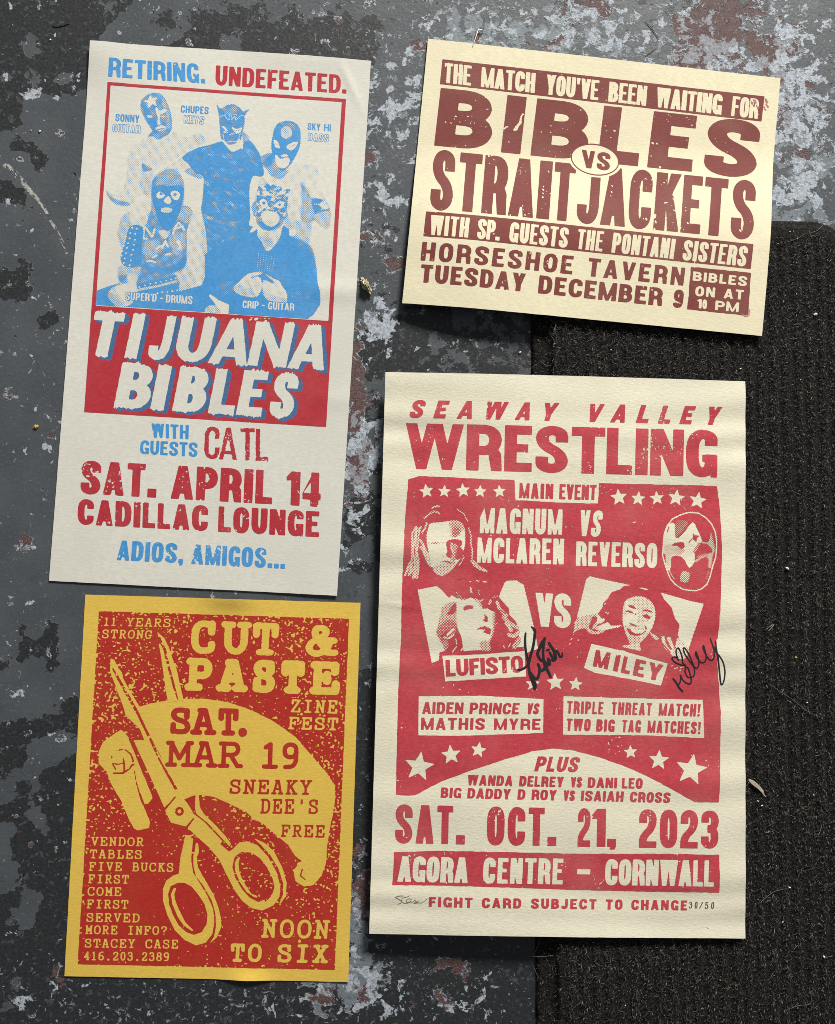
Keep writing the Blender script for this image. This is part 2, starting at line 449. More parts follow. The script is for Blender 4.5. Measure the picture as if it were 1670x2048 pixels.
        p.add(st(rpath([(l, h * .68), (l, T), (r, T), (r, h * .535), (w * .36, h * .535)], cr[0], h * .2), s, t)).add(st(rpath([(w * .36, h * .5), (r, h * .5), (r, b), (l, b), (l, h * .32)], cr[0], h * .2), s, t))
    elif ch == '4': p.add(rc(w - s * 1.25, 0, w - s * .25, h)).add(rc(0, h * .2, w, h * .2 + t)).add(pg((0, h * .2), (0, h * .2 + t), (w - s * 1.0, h), (w - s * .5, h), (w - s * 1.25, h * .72), (s * .8, h * .2)))
    elif ch == '5': p.add(rc(s * .1, h * .5, s * .95, h)).add(rc(s * .1, h - t, w * .95, h)).add(st(rpath([(s * .5, h * .56), (r, h * .59), (r, b), (l, b), (l, h * .32)], cr[0], h * .22), s, t))
    elif ch == '8': p.add(st(rring(l + w * .04, h * .53, r - w * .04, T, (cr[0], h * .2)), s, t, closed=True)).add(st(rring(l, b, r, h * .5, (cr[0], h * .2)), s, t, closed=True))
    elif ch == '9': p.add(st(rring(l, h * .45, r, T, (cr[0], h * .25)), s, t, closed=True)).add(st(rpath([(r, h * .7), (r, b), (l, b), (l, h * .27)], *cr), s, t))
    elif ch == '6': p.add(st(rring(l, b, r, h * .55, (cr[0], h * .25)), s, t, closed=True)).add(st(rpath([(l, h * .3), (l, T), (r, T), (r, h * .73)], *cr), s, t))
    elif ch == '.': p.add(rc(0, 0, w, s))
    elif ch == ',': p.add(rc(0, 0, w, s * .9)).add(pg((w * .35, 0), (w, 0), (w * .85, -s * .3), (w * .1, -s * .75)))
    elif ch == "'": p.add(pg((0, h), (w, h), (w * .75, h * .68), (w * .2, h * .66)))
    elif ch == '!': p.add(pg((0, h), (w, h), (w * .78, h * .3), (w * .22, h * .3))).add(rc(w * .08, 0, w * .92, s * .85))
    elif ch == '-': p.add(rc(0, h * .5 - t * .6, w, h * .5 + t * .6))
    elif ch == '/': p.add(pg((0, 0), (s * .8, 0), (w, h), (w - s * .8, h)))
    return p.d

# typewriter face: a skeleton of even strokes with slab serifs, unit box
_c = lambda P, r=.3, q=.28: rpath(P, r, q, 5)
SLAB = {
 'A': [[(.1, 0), (.42, 1), (.58, 1), (.9, 0)], [(.26, .36), (.74, .36)], [(-.06, 0), (.3, 0)], [(.7, 0), (1.06, 0)], [(.3, 1), (.55, 1)]],
 'B': [[(.16, 0), (.16, 1)], _c([(0, 1), (.86, 1), (.86, .53), (.16, .53)]), _c([(.5, .53), (.98, .53), (.98, 0), (0, 0)])],
 'C': [_c([(.95, .72), (.93, 1), (0, 1), (0, 0), (.97, 0), (.97, .25)], .42, .42), [(.95, .68), (.95, 1)]],
 'D': [[(.16, 0), (.16, 1)], _c([(0, 1), (1, 1), (1, 0), (0, 0)], .45, .42)],
 'E': [[(.16, 0), (.16, 1)], [(0, 1), (.95, 1), (.95, .74)], [(0, 0), (1, 0), (1, .28)], [(.16, .52), (.6, .52)], [(.6, .64), (.6, .38)]],
 'F': [[(.16, 0), (.16, 1)], [(0, 1), (.98, 1), (.98, .72)], [(-.02, 0), (.46, 0)], [(.16, .5), (.62, .5)], [(.62, .64), (.62, .36)]],
 'G': [_c([(.92, .72), (.92, 1), (0, 1), (0, 0), (.85, 0), (.85, .42)], .4, .42), [(.55, .42), (1.06, .42)], [(.92, .7), (.92, 1)]],
 'I': [[(.5, 0), (.5, 1)], [(.16, 0), (.84, 0)], [(.16, 1), (.84, 1)]],
 'K': [[(.16, 0), (.16, 1)], [(0, 0), (.36, 0)], [(0, 1), (.36, 1)], [(.16, .38), (.85, 1)], [(.4, .6), (.88, 0)], [(.66, 1), (1, 1)], [(.7, 0), (1.04, 0)]],
 'L': [[(.26, 0), (.26, 1)], [(.04, 1), (.5, 1)], [(.02, 0), (.98, 0), (.98, .34)]],
 'M': [[(.1, 0), (.1, 1)], [(.9, 0), (.9, 1)], [(.1, 1), (.5, .3), (.9, 1)], [(-.06, 0), (.3, 0)], [(.7, 0), (1.06, 0)], [(-.06, 1), (.14, 1)], [(.86, 1), (1.06, 1)]],
 'N': [[(.14, 0), (.14, 1)], [(.86, 0), (.86, 1)], [(.14, 1), (.86, .02)], [(-.05, 0), (.34, 0)], [(-.05, 1), (.16, 1)], [(.66, 1), (1.05, 1)]],
 'O': [rring(0, 0, 1, 1, (.5, .5))], '0': [rring(.1, 0, .9, 1, (.4, .46))],
 'P': [[(.18, 0), (.18, 1)], _c([(0, 1), (.95, 1), (.95, .46), (.18, .46)]), [(-.02, 0), (.5, 0)]],
 'R': [[(.16, 0), (.16, 1)], _c([(0, 1), (.88, 1), (.88, .5), (.16, .5)]), [(-.02, 0), (.36, 0)], [(.5, .5), (.86, 0), (1.04, 0)]],
 'S': [_c([(.88, .72), (.9, 1), (.04, 1), (.04, .6), (.98, .44), (.98, 0), (.04, 0), (.04, .3)], .36, .26), [(.9, .68), (.9, .98)], [(.04, .02), (.04, .32)]],
 'T': [[(.5, 0), (.5, 1)], [(0, .66), (0, 1), (1, 1), (1, .66)], [(.22, 0), (.78, 0)]],
 'U': [_c([(.12, 1), (.12, 0), (.88, 0), (.88, 1)], .38, .38), [(-.05, 1), (.32, 1)], [(.68, 1), (1.05, 1)]],
 'V': [[(.1, 1), (.5, 0), (.9, 1)], [(-.05, 1), (.32, 1)], [(.68, 1), (1.05, 1)]],
 'X': [[(.1, 0), (.9, 1)], [(.1, 1), (.9, 0)], [(-.06, 0), (.3, 0)], [(.7, 0), (1.06, 0)], [(-.04, 1), (.3, 1)], [(.7, 1), (1.04, 1)]],
 'Y': [[(.1, 1), (.5, .45), (.9, 1)], [(.5, .45), (.5, 0)], [(-.05, 1), (.3, 1)], [(.7, 1), (1.05, 1)], [(.24, 0), (.76, 0)]],
 'Z': [[(.06, .7), (.06, 1), (.94, 1), (.04, 0), (.98, 0), (.98, .3)]],
 '&': [_c([(1.0, .04), (.80, .05), (.2, .66), (.2, 1), (.66, 1), (.66, .66), (0, .45), (0, 0), (.62, 0), (.86, .5)], .3, .22), [(.62, .52), (1.0, .52)], [(.72, .05), (1.05, .05)]],
 '1': [[(.5, 0), (.5, 1), (.2, .86)], [(.12, 0), (.88, 0)]],
 '2': [_c([(.08, .72), (.08, 1), (.9, 1), (.9, .58), (.04, .14), (.04, 0)], .36, .26), [(.04, 0), (.96, 0), (.96, .18)]],
 '3': [_c([(.08, .8), (.1, 1), (.86, 1), (.86, .55), (.36, .55)], .34, .24), _c([(.36, .55), (.94, .55), (.94, 0), (.04, 0), (.04, .2)], .34, .26)],
 '4': [[(.7, 0), (.7, 1), (.02, .3), (1, .3)], [(.46, 0), (.94, 0)]],
 '5': [[(.86, 1), (.2, 1), (.16, .56)], _c([(.16, .54), (.92, .66), (.92, 0), (.04, 0), (.04, .2)], .36, .28)],
 '6': [rring(.04, 0, .94, .56, (.44, .28)), _c([(.04, .3), (.06, .96), (.86, 1)], .4, .5)],
 '8': [rring(.1, .54, .9, 1, (.4, .22)), rring(.02, 0, .98, .52, (.46, .26))],
 '9': [rring(.06, .44, .96, 1, (.44, .28)), _c([(.96, .7), (.94, .04), (.14, 0)], .4, .5)],
 '?': [_c([(.1, .72), (.1, 1), (.9, 1), (.9, .6), (.5, .5), (.5, .3)], .36, .22), [(.49, .03), (.51, .03)]],
 '.': [[(.48, .02), (.52, .02)]], "'": [[(.5, 1), (.5, .74)]], '/': [[(.05, 0), (.95, 1)]], '-': [[(.15, .5), (.85, .5)]],
}
def slab(ch, x, y, w, h, s, t):
    p = Pen(x, y)
    for P in SLAB.get(ch, []):
        P = np.asarray(P, float); Q = np.stack([s / 2 + P[:, 0] * (w - s), t / 2 + P[:, 1] * (h - t)], 1)
        p.add(p.st(Q, s, t, (1, 1)))
    if ch in '.': p.d = np.hypot(x - w / 2, y - s * .62) - s * .78
    return p.d

def glyph(f, ch, q, x0, x1, font, s, t, mode='+', rough=0, warp=0, ov=0, off=(0, 0)):
    """draw one letter between fractions x0..x1 of the quad q (TL,TR,BR,BL in mm)"""
    TL, TR, BR, BL = [np.asarray(k, float) + off for k in q]
    m = lambda X, Y: (BL * (1 - X) + BR * X) * (1 - Y) + (TL * (1 - X) + TR * X) * Y
    O = m(x0, 0); ex = m(x1, 0) - O; ey = m((x0 + x1) / 2, 1) - m((x0 + x1) / 2, 0)
    w = np.hypot(*ex)
    ux = ex / w; nrm = np.array([-ux[1], ux[0]]); h = ey @ nrm; sh = (ey @ ux) / h
    r = f.win([O, O + ex, O + ey, O + ex + ey], 1.6 + 2 * warp)
    if r is None: return
    sl, U, V = r
    dx = U - O[0]; dy = V - O[1]
    gy = dx * nrm[0] + dy * nrm[1]; gx = dx * ux[0] + dy * ux[1] - sh * gy
    if warp:     # torn brush ends: shift the letter along its slope, a different amount for every bristle
        gy = gy + warp * 2.4 * np.clip(np.abs(gy / h - .5) * 2, 0, 1) ** 5 * (vn(gx + 31 * x0, gy * .03, .8, 7) * .7 + vn(gx + 57 * x0, gy * .03 + 3, 2.4, 17) * .3 - .5)
        gx = gx + warp * .16 * (vn(gx * .1, gy, 3.0, 23) - .5)
    if ov and ch in 'OCGSQ0JU98362': gy = (gy + (0 if ch in 'JU' else 0) - h / 2) / (1 + ov) + h / 2
    d = font(ch, gx, gy, w, h, s * h, t * h)
    if rough: d = d + rough * 2 * (fbm(U, V, 1.3, 200, 2) - .5)
    f.comb(sl, d, mode)

def text(f, q, words, font='g', s=.2, t=.15, gap=.08, mode='+', rough=.10, warp=0, ov=.02, off=(0, 0)):
    """words: (text, x0, x1) as fractions of the quad, or one string for the whole quad"""
    if isinstance(words, str): words = [(words, 0., 1.)]
    TL, TR, BR, BL = [np.asarray(k, float) for k in q]
    H = (np.hypot(*(TL - BL)) + np.hypot(*(TR - BR))) / 2; L = np.hypot(*((TR + BR) / 2 - (TL + BL) / 2))
    F = gothic if font == 'g' else slab
    for wd, a, b in words:
        n = len(wd)
        if font == 'g':
            ln = (b - a) * L / H; g = gap
            fix = sum(gw(c, 0, s) for c in wd if c in "I!.,'1"); rel = sum(REL.get(c, 1.) for c in wd if c not in "I!.,'1")
            W = (ln - fix - g * (n - 1)) / max(rel, .01) if rel else 0
            if W < s * 1.9 and rel: g *= .5; W = (ln - fix - g * (n - 1)) / rel
            x = a
            for c in wd:
                k = gw(c, W, s) * H / L
                if c != ' ': glyph(f, c, q, x, x + k, F, s, t, mode, rough, warp, ov, off)
                x += k + g * H / L
        else:
            adv = (b - a) / (n - .18) if n > 1 else (b - a) / .82
            for i, c in enumerate(wd):
                if c != ' ': glyph(f, c, q, a + adv * i, a + adv * (i + .82), F, s, t, mode, rough, warp, 0, off)
# ------------------------------------------------------------------ sheets of paper lying on the floor
def sm(x): x = np.clip(x, 0, 1); return x * x * (3 - 2 * x)
INK = 0.07
class Sheet:
    def __init__(s, name, label, corners, zbase, zloc, group, n=(90, 130)):
        s.zbase = zbase; s.zloc = None
        W = np.array([s.world([c])[0] for c in corners])
        s.o = W.mean(0); e = W[1] - W[0]; s.a = math.atan2(e[1], e[0])
        s.ca, s.sa = math.cos(s.a), math.sin(s.a)
        s.zloc = zloc; s.zoff = INK
        s.c = s.L(corners); s.n = n
        s.root = thing(name, label, 'poster', (s.o[0] / 1000, s.o[1] / 1000, 0), s.a, group)
    def w2l(s, W): d = W - s.o; return np.stack([d[:, 0] * s.ca + d[:, 1] * s.sa, -d[:, 0] * s.sa + d[:, 1] * s.ca], 1)
    def l2w(s, P): return np.stack([P[:, 0] * s.ca - P[:, 1] * s.sa, P[:, 0] * s.sa + P[:, 1] * s.ca], 1) + s.o
    def world(s, px):
        out = []
        for p in px:
            z = 0.
            for _ in range(4):
                P = floor_mm(p, z)
                z = float(s.zf(s.w2l(P))[0]) if s.zloc else float(s.zbase(P[:, 0], P[:, 1])[0])
            out.append(P[0])
        return np.array(out)
    def L(s, px): return s.w2l(s.world(px))
    def q(s, z, pts): return s.L(zp(z, pts))
    def zf(s, P):
        W = s.l2w(P); return s.zbase(W[:, 0], W[:, 1]) + s.zloc(P[:, 0], P[:, 1])
    def nrm(s, P):
        e = .5; dx = (s.zf(P + [e, 0]) - s.zf(P - [e, 0])) / (2 * e); dy = (s.zf(P + [0, e]) - s.zf(P - [0, e])) / (2 * e)
        N = np.stack([-dx, -dy, np.ones(len(P))], 1); return N / np.linalg.norm(N, axis=1)[:, None]
    def paper(s, mat, th=.28, bow=(0, 0, 0, 0)):
        nx, ny = s.n; X, Y = np.meshgrid(np.linspace(0, 1, nx), np.linspace(0, 1, ny))
        X = X.ravel()[:, None]; Y = Y.ravel()[:, None]; TL, TR, BR, BL = s.c
        P = (BL * (1 - X) + BR * X) * (1 - Y) + (TL * (1 - X) + TR * X) * Y
        jit = .22 * (fbm(P[:, 0], P[:, 1], 5, 3, 2) - .5)          # hand-cut edges
        ed = np.minimum.reduce([X, 1 - X, Y, 1 - Y])[:, 0] < 1e-6
        P = P + np.where(ed, jit, 0)[:, None]
        P[:, 0] += (bow[0] * (1 - X) + bow[1] * X)[:, 0] * np.sin(Y[:, 0] * math.pi)
        P[:, 1] += (bow[2] * (1 - Y) + bow[3] * Y)[:, 0] * np.sin(X[:, 0] * math.pi)
        z = s.zf(P); n = nx * ny
        V = np.concatenate([np.column_stack([P, z]), np.column_stack([P, z - th])]) / 1000
        i = np.arange(n).reshape(ny, nx)
        top = np.stack([i[:-1, :-1], i[:-1, 1:], i[1:, 1:], i[1:, :-1]], -1).reshape(-1, 4)
        bot = top[:, ::-1] + n
        loop = np.concatenate([i[0, :-1], i[:-1, -1], i[-1, :0:-1], i[:0:-1, 0]]); m = len(loop)
        sv = np.concatenate([V[loop], V[loop + n]]); k = np.arange(m); k2 = np.roll(k, -1)
        side = np.stack([k, k + m, k2 + m, k2], 1) + 2 * n
        N = s.nrm(P); e = P[loop] / np.linalg.norm(P[loop], axis=1)[:, None]; e = np.column_stack([np.where(np.abs(P[loop]) > .985 * np.abs(P).max(0), np.sign(P[loop]), 0) + e * 1e-3, np.zeros(m)])
        e = e / np.linalg.norm(e, axis=1)[:, None]
        o = new_mesh('paper', np.concatenate([V, sv]), [top, bot, side], mat, s.root, np.concatenate([N, -N, e, e]))
        return o
    def fld(s, z, pts, res=.4, pad=3):
        P = s.q(z, pts); return Fld((P[:, 0].min() - pad, P[:, 1].min() - pad, P[:, 0].max() + pad, P[:, 1].max() + pad), res)
    def line(S, f, z, quad, words=None, **kw):
        q = S.q(z, quad)
        if not isinstance(words, str):
            a = (quad[0][0] + quad[3][0]) / 2; b = (quad[1][0] + quad[2][0]) / 2
            if kw.pop('base', False): a, b = quad[3][0], quad[2][0]
            words = [(t, (x0 - a) / (b - a), (x1 - a) / (b - a)) for t, x0, x1 in words]
        text(f, q, words, **kw)
    def poly(s, f, z, pts, mode='+', rough=0, seed=0, smooth=0):
        P = s.q(z, pts)
        if smooth: P = catmull(P, smooth, True)
        if rough: P = roughen(P, .8, rough, seed)
        f.poly(P, mode)
    def part(s, name, f, mat, parent=None, off=None, label=None, invert=None):
        p2, polys = contour(-f.F if not invert else f.F)
        P = np.stack([f.u0 + p2[:, 0] * f.res, f.v0 + p2[:, 1] * f.res], 1)
        V = np.column_stack([P, s.zf(P) + (INK if off is None else off)]) / 1000
        o = new_mesh(name, V, polys, mat, parent or s.root, s.nrm(P))
        if label: o['label'] = label
        return o

def tone_to_field(T, f, pitch, ang=45, lo=.05, hi=.93, seed=0):
    """tone 0..1 -> halftone dots as a field"""
    U, V = f.mesh(); a = math.radians(ang); k = 2 * math.pi / pitch
    s = .5 * (np.cos((U * math.cos(a) + V * math.sin(a)) * k) + np.cos((-U * math.sin(a) + V * math.cos(a)) * k))
    thr = .5 - .5 * np.sign(s) * np.abs(s) ** .85
    d = T - np.clip(thr, lo, hi)
    return -d * pitch * .55
class Tone:
    def __init__(s, sheet, f, base=0.): s.s = sheet; s.f = f; s.T = np.full(f.F.shape, float(base))
    def p(s, z, tone, pts, a=1., smooth=6, soft=0):
        P = s.s.q(z, pts)
        if smooth: P = catmull(P, smooth, True)
        r = poly_cover(s.f.g(P), s.f.nx, s.f.ny)
        if r is None: return
        sl, c = r
        if soft:
            full = np.zeros_like(s.T); full[sl] = c
            for _ in range(3): full = box(full, soft)
            sl = (slice(None), slice(None)); c = full
        s.T[sl] += (tone - s.T[sl]) * c * a
    def ln(s, z, tone, pts, wd):
        g = Fld((s.f.u0, s.f.v0, s.f.u1, s.f.v1), s.f.res); g.path(s.s.q(z, pts), wd)
        c = np.clip(.5 - g.F / s.f.res, 0, 1); s.T += (tone - s.T) * c
    def dots(s, z, tone, pts, wd):
        for x, y in pts: s.ln(z, tone, [(x, y), (x + .5, y)], wd)
    def el(s, z, tone, cx, cy, rx, ry, rot=0, **k):
        a = math.radians(rot); s.p(z, tone, [(cx + rx * math.cos(t) * math.cos(a) - ry * math.sin(t) * math.sin(a), cy + rx * math.cos(t) * math.sin(a) + ry * math.sin(t) * math.cos(a)) for t in np.linspace(0, 6.283, 17)[:-1]], **k)
def box(A, r):
    r = int(r)
    for ax in (0, 1):
        P = np.pad(A, [(r + 1, r) if i == ax else (0, 0) for i in (0, 1)], mode='edge').cumsum(ax)
        n = A.shape[ax]; k = 2 * r + 1
        A = (np.take(P, range(k, k + n), ax) - np.take(P, range(0, n), ax)) / k
    return A
# ------------------------------------------------------------------ the painted floor
def floor_grid():
    fine_x = np.arange(-350, 350.1, 2.0); fine_y = np.arange(-430, 430.1, 2.0)
    ox = np.array([-3000, -2000, -1300, -900, -650, -500, -420, -380]); oy = np.array([-3000, -2000, -1300, -900, -700, -560, -490, -455])
    xs = np.concatenate([ox, fine_x, -ox[::-1]]); ys = np.concatenate([oy, fine_y, -oy[::-1]])
    return xs, ys
FXS, FYS = floor_grid()
GX, GY = np.meshgrid(FXS, FYS)
def blobs(lst, base=0.):
    out = np.full(GX.shape, float(base))
    for x, y, rx, ry, a in lst:
        P = floor_mm([(x, y)])[0]
        out += a * np.exp(-((GX - P[0]) / (rx * .3825)) ** 2 - ((GY - P[1]) / (ry * .3825)) ** 2)
    return out
def guide(polys, soft=1):
    g = Fld((-350, -430, 350, 430), 2.0); m = np.zeros(g.F.shape)
    for z, P, v in polys:
        r = poly_cover(g.g(catmull(floor_mm(zp(z, P)), 4, True)), g.nx, g.ny)
        if r is None: continue
        sl, c = r; m[sl] += (v - m[sl]) * c
    m = box(box(m, soft), soft) if soft else m
    full = np.zeros(GX.shape); full[8:8 + m.shape[0] - 1, 8:8 + m.shape[1] - 1] = m[:full[8:-8, 8:-8].shape[0], :full[8:-8, 8:-8].shape[1]]
    return full
DK = [('px', [(-60, -60), (820, -60), (760, 60), (740, 130), (500, 190), (170, 180), (165, 200), (110, 190), (60, 190), (40, 215), (45, 240), (20, 255), (-60, 245)], 1.),
      ('o', [(110, 200), (200, 170), (240, 200), (220, 330), (160, 340)], .25), ('o', [(320, 440), (440, 410), (440, 480), (330, 490)], 0.), ('o', [(0, 420), (60, 410), (70, 500), (0, 500)], 0.), ('o', [(130, 410), (230, 400), (240, 500), (150, 520)], .2),
      ('px', [(200, 80), (205, 50), (260, 10), (300, 20), (340, 60), (380, 30), (385, 60), (340, 90), (260, 95)], .12), ('px', [(440, 110), (440, 70), (470, 70), (490, 105)], .2), ('px', [(512, 20), (530, 0), (555, 5), (535, 40), (522, 45)], .1),
      ('o', [(50, 830), (110, 760), (150, 890), (60, 880)], 1), ('o', [(175, 850), (200, 835), (260, 880), (280, 1000), (270, 1060), (225, 1020), (195, 950)], 1), ('o', [(350, 1020), (390, 975), (415, 1030), (425, 1095), (395, 1040)], 1), ('o', [(430, 650), (465, 650), (465, 710), (430, 700)], 1),
      ('o', [(-20, 1050), (60, 1055), (150, 1130), (190, 1240), (170, 1275), (110, 1210), (60, 1200), (-20, 1150)], 1), ('o', [(90, 1440), (120, 1430), (130, 1510), (285, 1595), (270, 1620), (185, 1600), (160, 1765), (60, 1750), (-20, 1740), (-20, 1540), (60, 1600), (110, 1550)], 1),
      ('o', [(190, 1720), (225, 1770), (260, 1820), (380, 1765), (310, 1800), (365, 1870), (255, 1920), (205, 1880), (250, 1840)], 1), ('o', [(300, 725), (330, 800), (310, 830)], .8), ('o', [(-10, 1940), (40, 1950), (30, 1990), (-10, 1990)], 1),
      ('p', [(95, 1400), (135, 1395), (140, 1480), (215, 1480), (215, 1400), (310, 1395), (290, 1530), (300, 1640), (240, 1640), (235, 1570), (200, 1560), (150, 1540), (105, 1535)], 1), ('p', [(70, 1550), (130, 1560), (165, 1620), (120, 1640)], .9), ('p', [(-10, 1590), (60, 1565), (50, 1620), (-10, 1645)], 1), ('p', [(295, 1880), (330, 1790), (410, 1770), (400, 2060), (330, 1970)], 1), ('p', [(-20, 1960), (60, 1880), (110, 1900), (60, 1990), (-20, 2000)], 1), ('p', [(195, 1860), (255, 1860), (240, 1960), (150, 2060), (60, 2060), (110, 1980), (180, 1960)], 1), ('p', [(385, 1460), (415, 1440), (420, 1560), (390, 1510)], 1),
      ('q', [(-80, 20), (60, -40), (210, 0), (200, 90), (90, 130), (-80, 160)], .85), ('q', [(-80, 150), (620, 80), (620, 2400), (-80, 2400)], 1),
      ('q', [(200, 80), (300, -60), (540, -60), (530, 100), (440, 150), (350, 200), (280, 240), (270, 390), (310, 540), (355, 660), (290, 660), (240, 620), (190, 625), (210, 400), (200, 330), (130, 250), (105, 195), (210, 200)], 0.), ('q', [(-40, 260), (120, 285), (100, 400), (50, 440), (-40, 430)], 0.), ('q', [(-40, 600), (50, 590), (95, 510), (118, 640), (80, 760), (60, 870), (130, 880), (175, 985), (110, 1000), (105, 1140), (40, 1080), (-40, 1110)], 0.),
      ('q', [(130, 1215), (180, 1090), (260, 1060), (310, 1090), (300, 1200), (220, 1290), (280, 1350), (150, 1380), (130, 1320), (30, 1330), (10, 1260), (80, 1240), (180, 1240)], 0.), ('q', [(0, 1560), (80, 1560), (100, 1480), (155, 1500), (105, 1550), (60, 1650), (10, 1620)], 0.), ('q', [(60, 1700), (100, 1720), (180, 1690), (180, 1770), (120, 1800), (60, 1795)], .1), ('q', [(-20, 1890), (120, 1890), (140, 1960), (40, 1990), (-20, 1960)], .1),
      ('px', [(600, 1890), (780, 1800), (1120, 1800), (1120, 2200), (100, 2200), (140, 1930)], 1.), ('px', [(690, 1290), (790, 1260), (800, 1820), (700, 1880)], .85), ('px', [(700, 1220), (750, 1180), (770, 1320), (705, 1330)], .0),
      ('px', [(690, 1000), (760, 990), (770, 1110), (700, 1150)], .9), ('px', [(700, 1095), (745, 1070), (740, 1120), (715, 1130)], 0.), ('px', [(725, 640), (900, 600), (860, 745), (765, 760), (760, 860), (725, 800)], .75), ('px', [(1000, 620), (1130, 640), (1110, 760), (900, 760), (860, 680)], .55),
      ('px', [(700, 470), (810, 440), (800, 620), (770, 640)], .35), ('px', [(705, 760), (760, 745), (765, 1000), (735, 1010)], .55)]
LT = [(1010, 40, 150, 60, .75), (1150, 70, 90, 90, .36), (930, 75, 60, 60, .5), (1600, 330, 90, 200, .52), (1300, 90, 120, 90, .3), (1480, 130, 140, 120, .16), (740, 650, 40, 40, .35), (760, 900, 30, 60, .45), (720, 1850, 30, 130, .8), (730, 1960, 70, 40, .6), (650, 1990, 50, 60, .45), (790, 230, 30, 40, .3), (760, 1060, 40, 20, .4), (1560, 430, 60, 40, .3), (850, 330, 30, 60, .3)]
WH = [(820, 190, 60, 110, .24), (790, 215, 34, 30, .36), (770, 400, 50, 22, .38), (750, 300, 80, 160, .18), (1060, 70, 130, 80, .28), (1210, 40, 70, 60, .42), (1380, 60, 70, 80, .36), (1450, 110, 50, 60, .32), (1580, 60, 60, 80, .38), (1600, 260, 90, 170, .44), (1540, 180, 100, 60, .2), (1300, 120, 260, 70, .14), (755, 650, 45, 55, .62), (745, 880, 45, 60, .46), (715, 930, 35, 70, .4), (715, 1020, 30, 60, .35), (700, 1110, 30, 40, .2),
      (722, 1820, 26, 120, .30), (735, 1950, 60, 45, .30), (650, 2000, 40, 50, .28), (765, 1990, 40, 50, .3), (60, 185, 30, 16, .42), (120, 190, 30, 10, .25), (1580, 400, 90, 40, .3), (880, 60, 120, 100, .14), (135, 1990, 20, 22, .3), (300, 2010, 200, 60, .03), (480, 2020, 200, 50, .06), (960, 1990, 30, 30, .34), (900, 2020, 120, 60, .14), (40, 2000, 40, 40, .26), (105, 385, 20, 12, .34), (50, 505, 30, 14, .26), (60, 1380, 60, 20, .2), (90, 890, 20, 16, .34), (780, 480, 40, 60, .12)]
RD = [(1440, 40, 100, 70, .62), (1390, 110, 50, 60, .5), (1540, 110, 70, 60, .35), (1130, 20, 70, 24, .42), (1190, 15, 50, 20, .42), (1100, 95, 60, 40, .25), (1590, 250, 60, 130, .3), (712, 780, 28, 110, .62), (715, 950, 30, 60, .55), (1075, 720, 26, 22, .6), (795, 525, 26, 26, .62), (740, 310, 24, 24, .48), (832, 88, 26, 20, .5), (745, 480, 26, 18, .5), (720, 1780, 22, 80, .55), (648, 1990, 28, 30, .5), (727, 1990, 24, 30, .5), (910, 1930, 36, 20, .5), (880, 2000, 26, 40, .4), (57, 1080, 16, 12, .62), (118, 1955, 20, 16, .5), (545, 1990, 60, 40, .14), (775, 905, 12, 70, .45), (955, 65, 8, 26, .5), (885, 30, 16, 10, .5), (60, 1690, 10, 6, .5)]
FL = [(150, 600, 120, 700, .05), (1300, 200, 500, 300, .4), (860, 120, 200, 200, .5), (750, 300, 120, 220, .8), (400, 2000, 420, 60, 1.1), (900, 1980, 200, 80, .5), (1300, 90, 500, 120, .5), (60, 900, 120, 500, .1), (560, 60, 160, 90, .4), (740, 1000, 70, 500, .4)]
dk = guide(DK, 2); dk = np.where(np.abs(GX) + np.abs(GY) > 2000, .5, dk)
nf = fbm(GX, GY, 120, 400, 3)
far = np.clip((np.maximum(np.abs(GX) - 340, np.abs(GY) - 415)) / 40, 0, 1)
dk = dk * (1 - far) + far * np.clip((nf - .3) * 1.6, 0, 1)
fw = floor_mm([(0, 0)])
V = np.column_stack([GX.ravel(), GY.ravel(), np.zeros(GX.size)]) / 1000
ii = np.arange(GX.size).reshape(GX.shape)
Fq = np.stack([ii[:-1, :-1], ii[:-1, 1:], ii[1:, 1:], ii[1:, :-1]], -1).reshape(-1, 4)
def put_attr(o, name, a):
    at = o.data.attributes.new(name, 'FLOAT', 'POINT'); at.data.foreach_set('value', np.ascontiguousarray(a.ravel(), np.float32))

